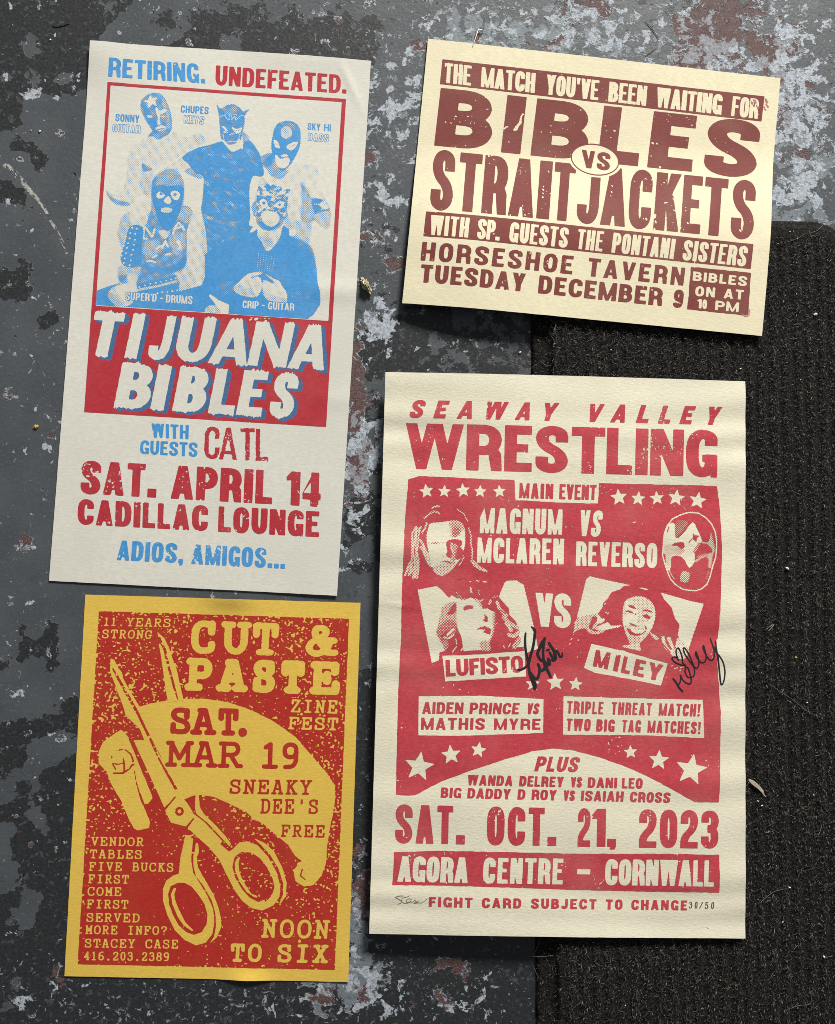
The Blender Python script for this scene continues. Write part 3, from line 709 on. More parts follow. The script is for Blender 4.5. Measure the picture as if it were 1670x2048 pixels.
def mat_floor():
    t = NT('worn_floor_paint')
    n1 = t.noise(80, 5, .64); n1b = t.noise(78, 5, .62, dist=.3); n2 = t.noise(82, 5, .64, dist=.35); n3 = t.noise(70, 5, .62, dist=.2); nf = t.noise(420, 5, .65); nh = t.noise(1500, 3, .6)
    A = t.attr
    rag = lambda a, n, k: t.math('ADD', A(a), t.math('MULTIPLY', t.math('SUBTRACT', n, .5), k))
    base = t.mix(t.ramp(t.noise(24, 4), .3, .7), (.060, .068, .076), (.078, .087, .096)); base = t.mix(t.ramp(nf, .5, .75, 0, .5), base, (.11, .12, .13))
    dkv = rag('dark', n1, 2.1); mdk = t.ramp(dkv, .485, .515)
    dark = t.mix(t.ramp(nf, .35, .75), (.0175, .019, .021), (.033, .035, .037))
    c = t.mix(mdk, base, dark)
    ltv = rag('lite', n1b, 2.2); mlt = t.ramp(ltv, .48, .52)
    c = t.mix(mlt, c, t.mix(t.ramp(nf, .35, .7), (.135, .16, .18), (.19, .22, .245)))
    rdv = rag('red', n3, 2.0); mrd = t.ramp(rdv, .49, .52)
    whv = rag('white', n2, 2.6); mwh = t.ramp(whv, .495, .53)
    # pale crust along the edges of the flaked patches
    rim = t.math('MULTIPLY', t.ramp(rdv, .40, .47), t.math('SUBTRACT', 1., mrd)); rim2 = t.math('MULTIPLY', t.ramp(ltv, .44, .475), t.math('SUBTRACT', 1., t.ramp(ltv, .49, .52)))
    rimn = t.math('MULTIPLY', t.math('MAXIMUM', rim, t.math('MULTIPLY', rim2, .8)), t.ramp(n1b, .46, .56))
    wcol = t.mix(t.ramp(nf, .38, .62), (.28, .315, .355), (.45, .495, .55))
    wcol = t.mix(t.ramp(t.noise(260, 6, .7), .55, .62), wcol, (.14, .16, .18))
    c = t.mix(mwh, c, wcol); c = t.mix(t.math('MULTIPLY', rimn, .85), c, wcol)
    rcol = t.mix(t.ramp(nf, .4, .62), (.062, .030, .029), (.115, .058, .054)); rcol = t.mix(t.ramp(nh, .56, .66), rcol, (.24, .21, .21))
    c = t.mix(t.math('MULTIPLY', mrd, t.math('SUBTRACT', 1., t.math('MULTIPLY', mwh, .55))), c, rcol)
    # thin worn-through patches: lighter rubs in the dark paint, darker gaps in the grey
    m5 = t.ramp(t.noise(190, 4, .6, dist=.5), .60, .625); c = t.mix(t.math('MULTIPLY', m5, t.math('MULTIPLY', mdk, .75)), c, (.066, .073, .080))
    m6 = t.ramp(t.noise(150, 4, .6, dist=.5), .635, .655); c = t.mix(t.math('MULTIPLY', m6, t.math('MULTIPLY', t.math('SUBTRACT', .8, t.math('MULTIPLY', mwh, .6)), t.ramp(A('fleck'), .12, .55, .18, 1.))), c, (.024, .026, .028))
    edg = t.math('MULTIPLY', t.math('MULTIPLY', t.ramp(dkv, .44, .485), t.math('SUBTRACT', 1., mdk)), t.ramp(n3, .52, .6)); c = t.mix(t.math('MULTIPLY', edg, .5), c, (.17, .18, .19))
    # small flecks and scuffs
    fl = t.math('ADD', t.noise(230, 3, .62, dist=.8), t.math('MULTIPLY', A('fleck'), .07)); mfl = t.ramp(fl, .69, .71)
    c = t.mix(mfl, c, t.mix(t.ramp(n2, .4, .62), (.13, .145, .16), (.34, .37, .40)))
    mp = t.n('Mapping'); mp.inputs['Rotation'].default_value = (0, 0, .6); mp.inputs['Scale'].default_value = (1, 14, 1); t.l(t.co.outputs['Object'], mp.inputs['Vector'])
    scr = t.math('MULTIPLY', t.ramp(t.noise(40, 5, .6, mp.outputs[0]), .66, .72), t.ramp(t.noise(13, 2), .52, .62)); c = t.mix(t.math('MULTIPLY', scr, .30), c, (.22, .24, .26))
    pit = t.ramp(t.noise(190, 2, .5), .745, .765); c = t.mix(pit, c, (.006, .006, .006))
    h = t.math('ADD', t.math('MULTIPLY', mdk, .5), t.math('MULTIPLY', mlt, -.5)); h = t.math('ADD', h, t.math('MULTIPLY', mrd, -.9)); h = t.math('ADD', h, t.math('MULTIPLY', mwh, -.3)); h = t.math('ADD', h, t.math('MULTIPLY', nf, .55)); h = t.math('ADD', h, t.math('MULTIPLY', pit, -1.)); h = t.math('ADD', h, t.math('MULTIPLY', rimn, .5))
    h = t.math('ADD', h, t.math('MULTIPLY', t.noise(60, 3), .8))
    t.bump(h, .55, .0006)
    r = t.math('ADD', .46, t.math('MULTIPLY', t.math('MAXIMUM', mrd, mwh), .3)); r = t.math('ADD', r, t.math('MULTIPLY', t.math('SUBTRACT', nf, .5), .3))
    return t.done(c, r, .45)
fo = new_mesh('floor', V, [Fq], mat_floor()); tag(fo, 'worn dark grey painted floor with pale and rusty flaked patches', None, None, 'structure')
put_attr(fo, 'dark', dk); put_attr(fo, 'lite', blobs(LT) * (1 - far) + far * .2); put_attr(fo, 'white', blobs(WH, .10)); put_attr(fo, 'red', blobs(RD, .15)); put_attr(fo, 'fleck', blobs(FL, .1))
# ------------------------------------------------------------------ colours
P_A = (.655, .645, .575); P_B = (.765, .70, .50); P_C = (.72, .485, .085); P_D = (.76, .72, .565)
m_paperA = mat_paper('off_white_card', P_A, .2); m_paperB = mat_paper('cream_card', P_B, .26, .05)
m_paperC = mat_paper('yellow_card', P_C, .26, .05); m_paperD = mat_paper('cream_felt_card', P_D, .38, .04)
m_redA = mat_ink('red_ink', (.42, .026, .038), P_A, .05, .22); m_blueA = mat_ink('blue_ink', (.055, .275, .60), P_A, .07)
m_shadA = mat_ink('overprinted_blue_ink', (.055, .135, .29), (.3, .05, .08), .05)
m_marB = mat_ink('maroon_ink', (.185, .037, .031), P_B, .05, mott=.07); m_redC = mat_ink('scarlet_ink', (.42, .024, .016), P_C, .04)
m_redD = mat_ink('crimson_ink', (.50, .050, .068), P_D, .07, .35, .12); m_smear = mat_ink('smeared_ink', (.42, .17, .14), P_B, .3)
t = NT('black_marker'); m_marker = t.done((.018, .016, .02), .45, .5)
t = NT('grey_stamp_ink'); m_stamp = t.done((.10, .085, .055), .8, .2)
t = NT('pencil'); m_pencil = t.done((.22, .20, .15), .6, .3)
GROUP = 'printed posters laid out on the floor'

# ------------------------------------------------------------------ tall blue and red poster
def zA(u, v):
    z = .16 * np.sin(v / 46 + u / 160 + 1.2) + .10 * np.sin(u / 30 + v / 55)
    z = z + 3.2 * np.exp(-((u + 108) ** 2 / 26 ** 2 + (v - 210) ** 2 / 30 ** 2))            # lifted corner
    z = z + 1.0 * np.exp(-((u - 60) ** 2 / 40 ** 2 + (v - 212) ** 2 / 14 ** 2)) + .9 * np.exp(-((u - 106) ** 2 / 40 ** 2 + (v + 214) ** 2 / 40 ** 2))
    z = z + .9 * np.exp(-((u - 96) ** 2 / 30 ** 2 + (v - 25) ** 2 / 9 ** 2)) + .35 * np.exp(-((u - 95) ** 2 / 26 ** 2 + (v + 60) ** 2 / 7 ** 2))
    z = z + .5 * np.exp(-((u - 92 + .5 * (v - 195)) ** 2) / 3.5 ** 2 - ((v - 190) ** 2) / 16 ** 2)
    return z + .4
A = Sheet('concert_poster', 'tall off-white poster with blue halftone photo of masked musicians in a red frame',
          [(180, 80.5), (742, 121.5), (674, 1191.5), (97.8, 1161.5)], lambda X, Y: .45 + 0 * X, zA, GROUP)
A.paper(m_paperA, .25, (0, 0, 0, 1.0))
kw = dict(s=.225, t=.165, gap=.085, rough=.09)
f = A.fld('1', [(175, 140), (710, 300)]); A.line(f, '1', [(185, 147), (696, 184), (703, 288), (178, 250)], 'RETIRING.', **kw); f.blur(); f.wear(.905, .9, 9, 1)
A.part('headline_lettering', f, m_blueA, label='blue headline lettering')
f = A.fld('1', [(745, 180), (1475, 350)]); A.line(f, '1', [(760, 191), (1465, 243), (1462, 343), (755, 296)], 'UNDEFEATED.', **kw); f.blur(); f.wear(.93, .8, 9, 2)
A.part('headline_lettering', f, m_redA, label='red headline lettering')
OUT = zp('1', [(175, 279), (1460, 372)]) + zp('2', [(1493, 663), (230, 585)])
INN = zp('1', [(192, 297), (1437, 388), (1365, 1567), (112, 1485)])
SPL = zp('1', [(60, 1482.0), (1420, 1570)])       # where the frame ends and the title panel begins
f = A.fld('px', OUT); A.poly(f, 'px', OUT, rough=.12); A.poly(f, 'px', INN, '-', .08)
A.poly(f, 'px', [(100, SPL[0][1] + 1.2), (SPL[1][0] + 60, SPL[1][1] + 5.2), (760, 900), (100, 900)], '-'); f.blur(); A.part('picture_frame', f, m_redA)

# title panel with torn brush letters and their blue shadow
def title(f, mode, off=(0, 0)):
    k = dict(base=True, mode=mode, warp=1.7, rough=.16, ov=0, off=off, gap=.0)
    A.line(f, '2', [(292, 55), (1525, 135), (1475, 366), (242, 292)], [('T', 240, 397), ('I', 438, 503), ('J', 553, 662), ('U', 690, 872), ('A', 872, 1078), ('N', 1078, 1282), ('A', 1288, 1482)], s=.262, t=.205, **k)
    A.line(f, '2', [(433, 323), (1358, 382), (1312, 619), (386, 562)], [('B', 384, 563), ('I', 573, 647), ('B', 687, 852), ('L', 874, 1008), ('E', 1020, 1152), ('S', 1188, 1314)], s=.285, t=.20, **k)
off2 = A.q('2', [(22, 15), (0, 0)]); off2 = off2[0] - off2[1]
PAN = [(172 + 20, SPL[0][1] + 1.2), (SPL[1][0] + 60, SPL[1][1] + 5.2), (760, 900), (100, 900)]
fl = A.fld('px', [OUT[2], OUT[3], SPL[0], SPL[1]], .35)
ftitle = Fld((fl.u0, fl.v0, fl.u1, fl.v1), .35); title(ftitle, '+'); ftitle.blur()
fsh = Fld((fl.u0, fl.v0, fl.u1, fl.v1), .35)
for k in (1.0, .66, .33): title(fsh, '+', off2 * k)
fsh.blur()
pan = Fld((fl.u0, fl.v0, fl.u1, fl.v1), .35); A.poly(pan, 'px', OUT, rough=.12)
cut = Fld((fl.u0, fl.v0, fl.u1, fl.v1), .35); A.poly(cut, 'px', [(100, SPL[0][1] + 1.2), (SPL[1][0] + 60, SPL[1][1] + 5.2), (760, 900), (100, 900)])
pan.F = np.maximum(np.maximum(pan.F, cut.F), -ftitle.F); fsh.F = np.maximum(np.maximum(np.maximum(fsh.F, cut.F), -ftitle.F), pan.F)
pan.F = np.maximum(pan.F, -fsh.F)
for x, y, r in ((1105, 88, 16), (1125, 100, 14), (1150, 92, 9), (1172, 95, 8), (1195, 97, 7), (1095, 104, 8), (745, 62, 8), (840, 66, 6), (830, 45, 5)):
    pan.path(A.q('2', [(x, y), (x + 8, y - 4)]), r / 2.6 * .3825, '-')
tp = A.part('title_panel', pan, m_redA)
A.part('title_lettering', ftitle, m_paperA, tp, .04); A.part('lettering_shadow', fsh, m_shadA, tp)

# lines under the panel
kw = dict(s=.225, t=.17, gap=.085, rough=.09)
f = A.fld('2', [(515, 635), (830, 825)]); A.line(f, '2', [(580, 643), (778, 653), (775, 727), (584, 718)], 'WITH', **kw)
A.line(f, '2', [(525, 732), (823, 745), (822, 819), (521, 803)], 'GUESTS', **kw); f.blur(); f.wear(.93, .8, 9, 3); A.part('guest_lettering', f, m_blueA, label='blue guest lettering')
f = A.fld('2', [(845, 650), (1200, 850)]); A.line(f, '2', [(862, 660), (1190, 674), (1190, 840), (857, 828)], [('C', 858, 936), ('A', 918 + 18, 1028), ('T', 1045, 1122), ('L', 1126, 1190)], s=.135, t=.12, gap=.05, rough=.30)
f.edge(.45, .8, 3); f.blur(); f.wear(.87, .7, 7, 4); A.part('guest_lettering', f, m_redA, label='rough red guest lettering')
f = A.fld('2', [(205, 825), (1475, 1090)]); A.line(f, '2', [(222, 838), (1467, 902), (1461, 1080), (213, 1010)], [('SAT.', 214, 608), ('APRIL', 682, 1212), ('14', 1284, 1466)], s=.265, t=.19, gap=.075, rough=.11); f.blur(2); f.wear(.915, .8, 9, 5)
A.part('date_lettering', f, m_redA)
f = A.fld('2', [(190, 1028), (1468, 1248)]); A.line(f, '2', [(200, 1038), (1460, 1104), (1456, 1238), (196, 1170)], [('CADILLAC', 197, 874), ('LOUNGE', 928, 1458)], s=.265, t=.19, gap=.085, rough=.11); f.blur(2); f.wear(.915, .8, 9, 6)
A.part('venue_lettering', f, m_redA)
f = A.fld('2', [(392, 1245), (1295, 1415)]); A.line(f, '2', [(410, 1254), (1285, 1300), (1281, 1403), (402, 1357)], [('ADIOS,', 404, 748), ('AMIGOS...', 790, 1281)], s=.24, t=.175, gap=.085, rough=.10); f.blur(); f.wear(.91, .8, 9, 7)
A.part('farewell_lettering', f, m_blueA)

# ---- the blue halftone photograph
f = A.fld('px', INN, .2, 1); T = Tone(A, f)
p, ln, el = T.p, T.ln, T.el
# bare-chested man at the back left
p('a', .23, [(700, 690), (600, 745), (480, 840), (440, 960), (430, 1150), (400, 1330), (330, 1440), (250, 1470), (150, 1390), (170, 1490), (260, 1590), (390, 1620), (500, 1600), (560, 1500), (760, 1400), (800, 1150), (1150, 950), (1400, 810), (1300, 700), (1150, 690), (1050, 620), (900, 720)])
p('a', .30, [(440, 960), (430, 1150), (400, 1330), (340, 1430), (430, 1450), (520, 1300), (560, 1120), (500, 960)], soft=3)
p('a', .62, [(140, 1390), (180, 1500), (260, 1580), (390, 1618), (500, 1600), (430, 1560), (290, 1530), (200, 1470)], soft=1)
p('a', .4, [(640, 1180), (760, 1180), (740, 1500), (640, 1420), (590, 1270)], soft=3)
p('a', .78, [(630, 1040), (700, 1085), (770, 1125), (700, 1150), (640, 1150)], soft=1)
p('a', .22, [(690, 690), (1080, 640), (1180, 760), (1000, 780), (860, 740), (740, 760)], soft=3)
p('a', .38, [(1310, 660), (1420, 650), (1480, 760), (1400, 800), (1330, 730)], soft=1)
p('a', .72, [(610, 230), (640, 170), (740, 110), (860, 110), (930, 170), (980, 270), (1020, 400), (1030, 560), (990, 650), (920, 690), (850, 725), (780, 690), (705, 685), (760, 620), (750, 580), (700, 510), (640, 400), (608, 310)])
p('a', .9, [(612, 250), (650, 330), (680, 430), (760, 590), (830, 640), (845, 560), (800, 460), (740, 360), (680, 290)], soft=1)
p('a', .5, [(900, 150), (960, 260), (1000, 420), (1000, 560), (960, 560), (950, 400), (900, 260)], soft=3)
p('a', .0, [(740, 135), (772, 175), (835, 163), (802, 207), (828, 285), (770, 248), (712, 308), (703, 238), (645, 213), (708, 195)], smooth=0)
p('a', .12, [(830, 300), (860, 340), (930, 315), (955, 350), (900, 385), (935, 400), (920, 435), (865, 425), (872, 525), (835, 520), (840, 440), (808, 330)])
p('a', .7, [(870, 395), (925, 392), (920, 412), (875, 415)]); p('a', .2, [(690, 410), (740, 398), (775, 428), (712, 438)])
p('a', .1, [(805, 582), (880, 538), (945, 558), (932, 592), (860, 612)]); p('a', .8, [(830, 590), (930, 570), (932, 580), (840, 602)])
# dark-shirted figure in the middle
p('1', .22, [(580, 680), (500, 745), (425, 780), (430, 800), (560, 775), (640, 745), (620, 715)])
p('1', .30, [(425, 785), (500, 735), (560, 695), (580, 690), (520, 745)], soft=1); p('1', .55, [(590, 760), (640, 740), (690, 790), (660, 800)], soft=1)
p('1', .95, [(790, 600), (720, 620), (660, 635), (580, 682), (612, 722), (650, 770), (690, 790), (688, 900), (680, 970), (700, 1060), (710, 1200), (690, 1380), (720, 1430), (830, 1440), (960, 1300), (985, 1090), (940, 1050), (945, 1000), (940, 870), (958, 790), (1000, 790), (1018, 770), (1000, 680), (965, 620), (930, 585), (900, 555), (905, 620), (850, 655), (810, 620)])
for a in ([(700, 770), (800, 800), (900, 815)], [(690, 660), (760, 680), (860, 680)], [(720, 870), (800, 930), (900, 950)], [(700, 1000), (800, 1040), (930, 1030)], [(730, 1120), (800, 1140), (860, 1180)], [(720, 740), (800, 760), (930, 750)]):
    g = Fld((f.u0, f.v0, f.u1, f.v1), f.res); g.path(A.q('1', a), 4.5); c = np.clip(-g.F / 2.2, 0, 1); U, V = f.mesh(); T.T -= .34 * c * vn(U + V * .6, V - U, 2.0, 5)
U, V = f.mesh(); shirt = Fld((f.u0, f.v0, f.u1, f.v1), f.res); A.poly(shirt, '1', [(790, 610), (660, 640), (600, 690), (690, 780), (690, 960), (705, 1060), (720, 1300), (800, 1300), (930, 1060), (930, 870), (1000, 770), (960, 630), (900, 600)])
stk = fbm(U * .8 - V * .6, (V * .8 + U * .6) * 3.2, 9, 77, 3); T.T -= np.where(shirt.F < 0, .36 * np.clip((stk - .52) * 3, 0, 1), 0)
p('1', .03, [(942, 860), (947, 1000), (962, 960), (988, 880), (1004, 802), (962, 792)]); p('1', .35, [(1000, 800), (1040, 830), (985, 890), (975, 960), (955, 1010), (965, 930)], soft=1)
p('1', .03, [(945, 1010), (965, 1000), (970, 1030), (945, 1050)]); p('1', .03, [(942, 1085), (975, 1050), (983, 1060), (970, 1085), (950, 1092)])
p('b', .86, [(78, 240), (105, 262), (140, 292), (200, 250), (290, 238), (360, 275), (412, 325), (445, 312), (492, 300), (455, 345), (430, 385), (430, 450), (412, 560), (392, 640), (370, 700), (290, 800), (240, 760), (170, 690), (130, 640), (120, 520), (105, 350)], smooth=3)
p('b', .66, [(150, 300), (220, 262), (300, 255), (370, 310), (330, 345), (200, 350)], soft=2)
for L in ([(185, 365), (215, 425), (240, 432), (238, 355), (327, 363), (318, 440), (362, 400)], [(262, 370), (270, 432), (300, 380), (318, 425)], [(120, 400), (150, 378), (185, 372)], [(362, 400), (395, 372), (420, 378)]): ln('b', .12, L, .42)
p('b', .08, [(138, 510), (190, 518), (220, 582), (165, 588), (185, 552)]); p('b', .08, [(268, 518), (330, 542), (388, 525), (382, 572), (330, 602), (298, 570)])
ln('b', .8, [(165, 560), (210, 572)], .5); ln('b', .8, [(305, 560), (375, 555)], .5); ln('b', .15, [(240, 612), (290, 600)], .7); ln('b', .2, [(160, 600), (175, 690)], .5); ln('b', .2, [(375, 590), (350, 690)], .5)
p('b', .08, [(165, 668), (205, 705), (240, 690), (330, 690), (372, 660), (362, 700), (290, 805), (232, 765)]); p('b', .75, [(205, 715), (250, 700), (330, 700), (300, 730), (235, 735)])
p('b', .0, [(365, 700), (398, 700), (410, 787), (372, 782)], smooth=0); p('b', .55, [(400, 560), (490, 660), (440, 700), (400, 650)], soft=1)
# tall man at the back right
p('b', .17, [(720, 1150), (870, 1160), (1000, 1000), (1150, 985), (1280, 985), (1350, 1100), (1320, 1260), (1480, 1500), (1480, 1670), (1250, 1670), (950, 1660), (950, 1300), (800, 1220)])
p('d', .22, [(1050, 80), (1250, 80), (1390, 200), (1370, 460), (1330, 620), (1200, 590), (1080, 480), (1000, 380)])
p('d', .42, [(1060, 300), (1230, 330), (1370, 250), (1360, 470), (1330, 620), (1200, 590), (1080, 500), (1000, 380)], soft=3); p('d', .12, [(1090, 440), (1150, 430), (1170, 490), (1110, 530)], soft=1)
p('b', .62, [(1120, 1200), (1200, 1290), (1290, 1500), (1300, 1670), (1130, 1670), (1140, 1400)], soft=2); p('d', .5, [(1250, 0), (1320, 0), (1390, 150), (1370, 320), (1260, 320)], soft=3)
p('b', .25, [(1150, 990), (1280, 985), (1350, 1100), (1320, 1220), (1300, 1100)], soft=3)
p('b', .58, [(630, 880), (780, 840), (830, 1000), (950, 1050), (960, 1090), (870, 1165), (760, 1130), (700, 1040), (655, 1000)], soft=1); p('b', .9, [(650, 960), (760, 850), (790, 900), (730, 1000)], soft=2)
p('b', .93, [(760, 720), (780, 600), (800, 530), (850, 470), (960, 440), (1060, 470), (1112, 540), (1122, 650), (1112, 760), (1060, 880), (985, 1000), (900, 1060), (840, 1000), (800, 900), (765, 820)])
p('b', .72, [(870, 470), (960, 450), (1060, 490), (1100, 560), (1050, 560), (900, 500)], soft=2)
p('b', .35, [(885, 540), (920, 512), (960, 508), (1010, 552), (1012, 620), (970, 655), (940, 668), (890, 640), (878, 590)], smooth=3)
p('b', .08, [(788, 680), (840, 700), (862, 778), (808, 762)]); p('b', .08, [(945, 765), (1000, 718), (1088, 702), (1042, 790), (990, 805)]); ln('b', .6, [(980, 770), (1050, 735)], .6); ln('b', .5, [(810, 720), (850, 760)], .5)
p('b', .1, [(806, 880), (830, 868), (872, 912), (962, 892), (988, 932), (960, 1000), (890, 1032), (828, 982)]); p('b', .25, [(872, 870), (930, 850), (965, 862), (960, 888), (900, 892)]); ln('b', .85, [(880, 905), (960, 888)], .6)
p('b', .96, [(1258, 1408), (1400, 1420), (1352, 1480), (1422, 1542), (1482, 1520), (1452, 1600), (1340, 1632), (1290, 1560)], smooth=3); p('b', .35, [(1378, 1300), (1400, 1350), (1462, 1440), (1482, 1520), (1405, 1460)], soft=1)
ln('b', .05, [(1290, 1470), (1400, 1480), (1440, 1420)], .7); ln('b', .05, [(1370, 1545), (1440, 1490)], .7); p('d', .45, [(1405, 250), (1600, 200), (1620, 330), (1560, 440), (1440, 360)], soft=2)
# seated man front left
p('c', .21, [(1370, 150), (1450, 150), (1520, 280), (1550, 600), (1560, 760), (1540, 1000), (1490, 1140), (1320, 1200), (1190, 1222), (1190, 1130), (1130, 980), (1290, 890), (1280, 700), (1310, 400), (1300, 250)])
p('c', .35, [(1290, 890), (1380, 960), (1400, 1100), (1330, 1200), (1190, 1222), (1190, 1130), (1130, 980)], soft=4); p('c', .4, [(1490, 200), (1540, 400), (1560, 760), (1540, 1000), (1490, 1140), (1500, 800)], soft=3)
p('c', .72, [(820, 60), (1100, 200), (1170, 180), (1240, 70), (1370, 140), (1300, 400), (1295, 600), (1275, 880), (1120, 980), (1190, 1140), (640, 1150), (660, 920), (680, 880), (690, 600), (700, 370), (745, 290)], smooth=3)
p('c', .5, [(720, 560), (860, 520), (950, 600), (900, 720), (760, 760), (710, 700)], soft=4); p('c', .5, [(1060, 480), (1240, 420), (1280, 560), (1180, 760), (1080, 640)], soft=4); p('c', .92, [(700, 860), (900, 900), (1150, 860), (1270, 720), (1270, 890), (1120, 960), (800, 960)], soft=3)
p('c', .5, [(1170, 180), (1240, 80), (1370, 140), (1320, 300), (1200, 260)], soft=1)
for L in ([(722, 370), (712, 515), (760, 515)], [(738, 360), (830, 490)], [(832, 490), (866, 385)], [(1112, 450), (1130, 380), (1182, 300), (1262, 400)], [(1130, 385), (1240, 350)]): ln('c', .06, L, 1.35)
p('c', .25, [(908, 410), (990, 400), (1042, 368), (1062, 440), (1010, 522), (958, 490)], smooth=2)
for L in ([(890, 650), (950, 612)], [(965, 640), (1008, 550), (1038, 618)], [(1160, 560), (1200, 600)], [(1180, 540), (1215, 640), (1170, 650)], [(1010, 730), (1075, 720)], [(840, 765), (890, 740)], [(765, 818), (820, 812), (868, 830)]): ln('c', .08, L, 1.5)
p('c', .45, [(390, 330), (420, 230), (530, 150), (570, 330), (530, 420), (480, 520), (440, 650), (390, 560), (365, 440)], soft=1)
p('c', .17, [(550, 40), (760, 0), (825, 90), (785, 200), (745, 330), (690, 362), (590, 340), (540, 250)]); p('c', .3, [(700, 230), (780, 190), (740, 330), (690, 362), (600, 345)], soft=3)
p('c', .97, [(540, 350), (710, 370), (692, 600), (682, 880), (540, 902), (440, 860), (408, 750), (470, 560)], smooth=3)
T.dots('c', .05, [(565, 370), (625, 380), (540, 440), (605, 450), (480, 490), (530, 510), (600, 530), (465, 550), (510, 575), (585, 595), (450, 610), (495, 635), (575, 665), (430, 680), (480, 710), (555, 730), (420, 740), (465, 780), (545, 805), (450, 840), (530, 870)], 1.5)
p('c', .45, [(385, 890), (440, 870), (540, 905), (680, 888), (650, 1020), (620, 1100), (520, 1112), (400, 1100), (362, 960)], soft=1); p('c', .75, [(380, 1000), (500, 1010), (480, 1110), (400, 1100)], soft=3); p('c', .15, [(500, 1010), (600, 1000), (600, 1100), (520, 1110)], soft=3)
p('c', .95, [(85, 1212), (250, 1150), (400, 1108), (400, 1250), (470, 1440), (80, 1415)], smooth=0); p('c', .95, [(80, 1400), (420, 1430), (640, 1230), (1190, 1220), (1490, 1140), (1550, 1000), (1570, 760), (1670, 700), (1670, 1530), (1540, 1500)], smooth=0)
p('c', .30, [(240, 1270), (330, 1150), (560, 1108), (622, 1180), (642, 1230), (560, 1385), (420, 1432), (330, 1405)], soft=1); p('c', .1, [(340, 1170), (540, 1120), (610, 1200), (560, 1300), (420, 1300)], soft=3); p('c', .5, [(245, 1270), (300, 1240), (430, 1400), (340, 1410)], soft=2)
p('c', .95, [(620, 1120), (1150, 1000), (1192, 1130), (1192, 1222), (640, 1232)], smooth=0); ln('c', .35, [(640, 1200), (900, 1150), (1150, 1085)], 2.0)
T.dots('c', .04, [(660, 1160), (735, 1140), (805, 1115), (880, 1105), (945, 1090), (1020, 1075), (1085, 1060), (1145, 1045), (830, 1262), (900, 1245), (965, 1230), (1035, 1225), (1100, 1215), (1165, 1205)], 1.4)
p('1', .56, [(412, 845), (430, 790), (490, 750), (540, 752), (580, 798), (590, 850), (585, 940), (560, 1000), (530, 1060), (490, 1082), (440, 1020), (412, 960)])
p('1', .80, [(412, 845), (425, 800), (440, 790), (435, 860), (425, 960)], soft=1); p('1', .97, [(418, 848), (500, 840), (583, 846), (575, 940), (555, 1000), (525, 1060), (490, 1078), (450, 1030), (430, 960)])
p('a', .06, [(820, 1475), (858, 1420), (932, 1462), (912, 1502), (850, 1515)]); p('a', .06, [(1010, 1445), (1070, 1408), (1135, 1452), (1112, 1525), (1058, 1532)]); p('a', .06, [(975, 1482), (1022, 1542), (985, 1592), (918, 1550)])
el('a', .9, 885, 1452, 22, 18); el('a', .8, 1068, 1462, 24, 22); el('c', .15, 1022, 133, 78, 36); ln('c', .5, [(960, 130), (1080, 140)], .5)
# front right man in a jacket
p('d', .965, [(300, 545), (450, 500), (600, 480), (660, 450), (680, 500), (760, 650), (810, 722), (940, 560), (1000, 390), (1082, 440), (1082, 520), (1200, 580), (1340, 640), (1400, 760), (1430, 950), (1452, 1150), (1482, 1250), (1482, 1400), (1400, 1530), (1312, 1602), (0, 1522), (0, 760)], smooth=0)
p('d', .80, [(300, 540), (480, 500), (420, 560), (320, 590)], soft=2); p('d', .8, [(1100, 520), (1340, 640), (1400, 760), (1440, 1000), (1400, 1000), (1340, 760), (1200, 640)], soft=3); p('d', .82, [(160, 1120), (380, 1100), (380, 1230), (240, 1300), (150, 1250)], soft=4); p('d', .82, [(1080, 1240), (1300, 1230), (1350, 1330), (1150, 1330)], soft=4)
p('d', .26, [(668, 480), (850, 460), (985, 408), (990, 440), (942, 582), (810, 724), (738, 622)], smooth=3); p('d', .5, [(720, 520), (860, 560), (830, 680), (760, 630)], soft=4)
for i in range(7): ln('d', .55, [(690 + i * 34, 740 + 8 * i), (668 + i * 32, 985)], .5)
p('d', .20, [(370, 1190), (460, 1090), (550, 1012), (680, 988), (742, 1000), (680, 1040), (722, 1080), (728, 1200), (682, 1290), (600, 1312), (430, 1272)]); p('d', .45, [(380, 1190), (430, 1150), (640, 1260), (600, 1310), (430, 1270)], soft=3); ln('d', .8, [(600, 1060), (690, 1032)], .8); ln('d', .6, [(560, 1120), (620, 1280)], .5); ln('d', .5, [(620, 1120), (680, 1260)], .5)
p('d', .18, [(770, 1008), (880, 1070), (950, 1100), (1002, 1180), (1052, 1260), (1052, 1340), (1020, 1382), (800, 1340), (738, 1200), (760, 1090), (860, 1132), (882, 1110)]); p('d', .42, [(740, 1200), (800, 1340), (1020, 1382), (1040, 1330), (860, 1290)], soft=3); ln('d', .8, [(780, 1060), (870, 1128)], .8)
p('b', .62, [(588, 1300), (620, 1240), (720, 1218), (850, 1240), (905, 1290), (950, 1300), (992, 1288), (962, 1390), (952, 1500), (930, 1670), (560, 1670), (565, 1500)], smooth=3)
p('d', .62, [(600, 150), (680, 60), (1040, 60), (1030, 250), (990, 380), (940, 425), (850, 462), (740, 442), (680, 382), (645, 300), (612, 210)])
U, V = f.mesh(); g = Fld((f.u0, f.v0, f.u1, f.v1), f.res); A.poly(g, 'b', [(588, 1300), (620, 1240), (720, 1218), (850, 1240), (905, 1290), (992, 1288), (952, 1500), (935, 1640), (560, 1640)])
T.T += np.where(g.F < 0, 2.4 * (fbm(U, V, 1.7, 61, 2) - .5), 0)
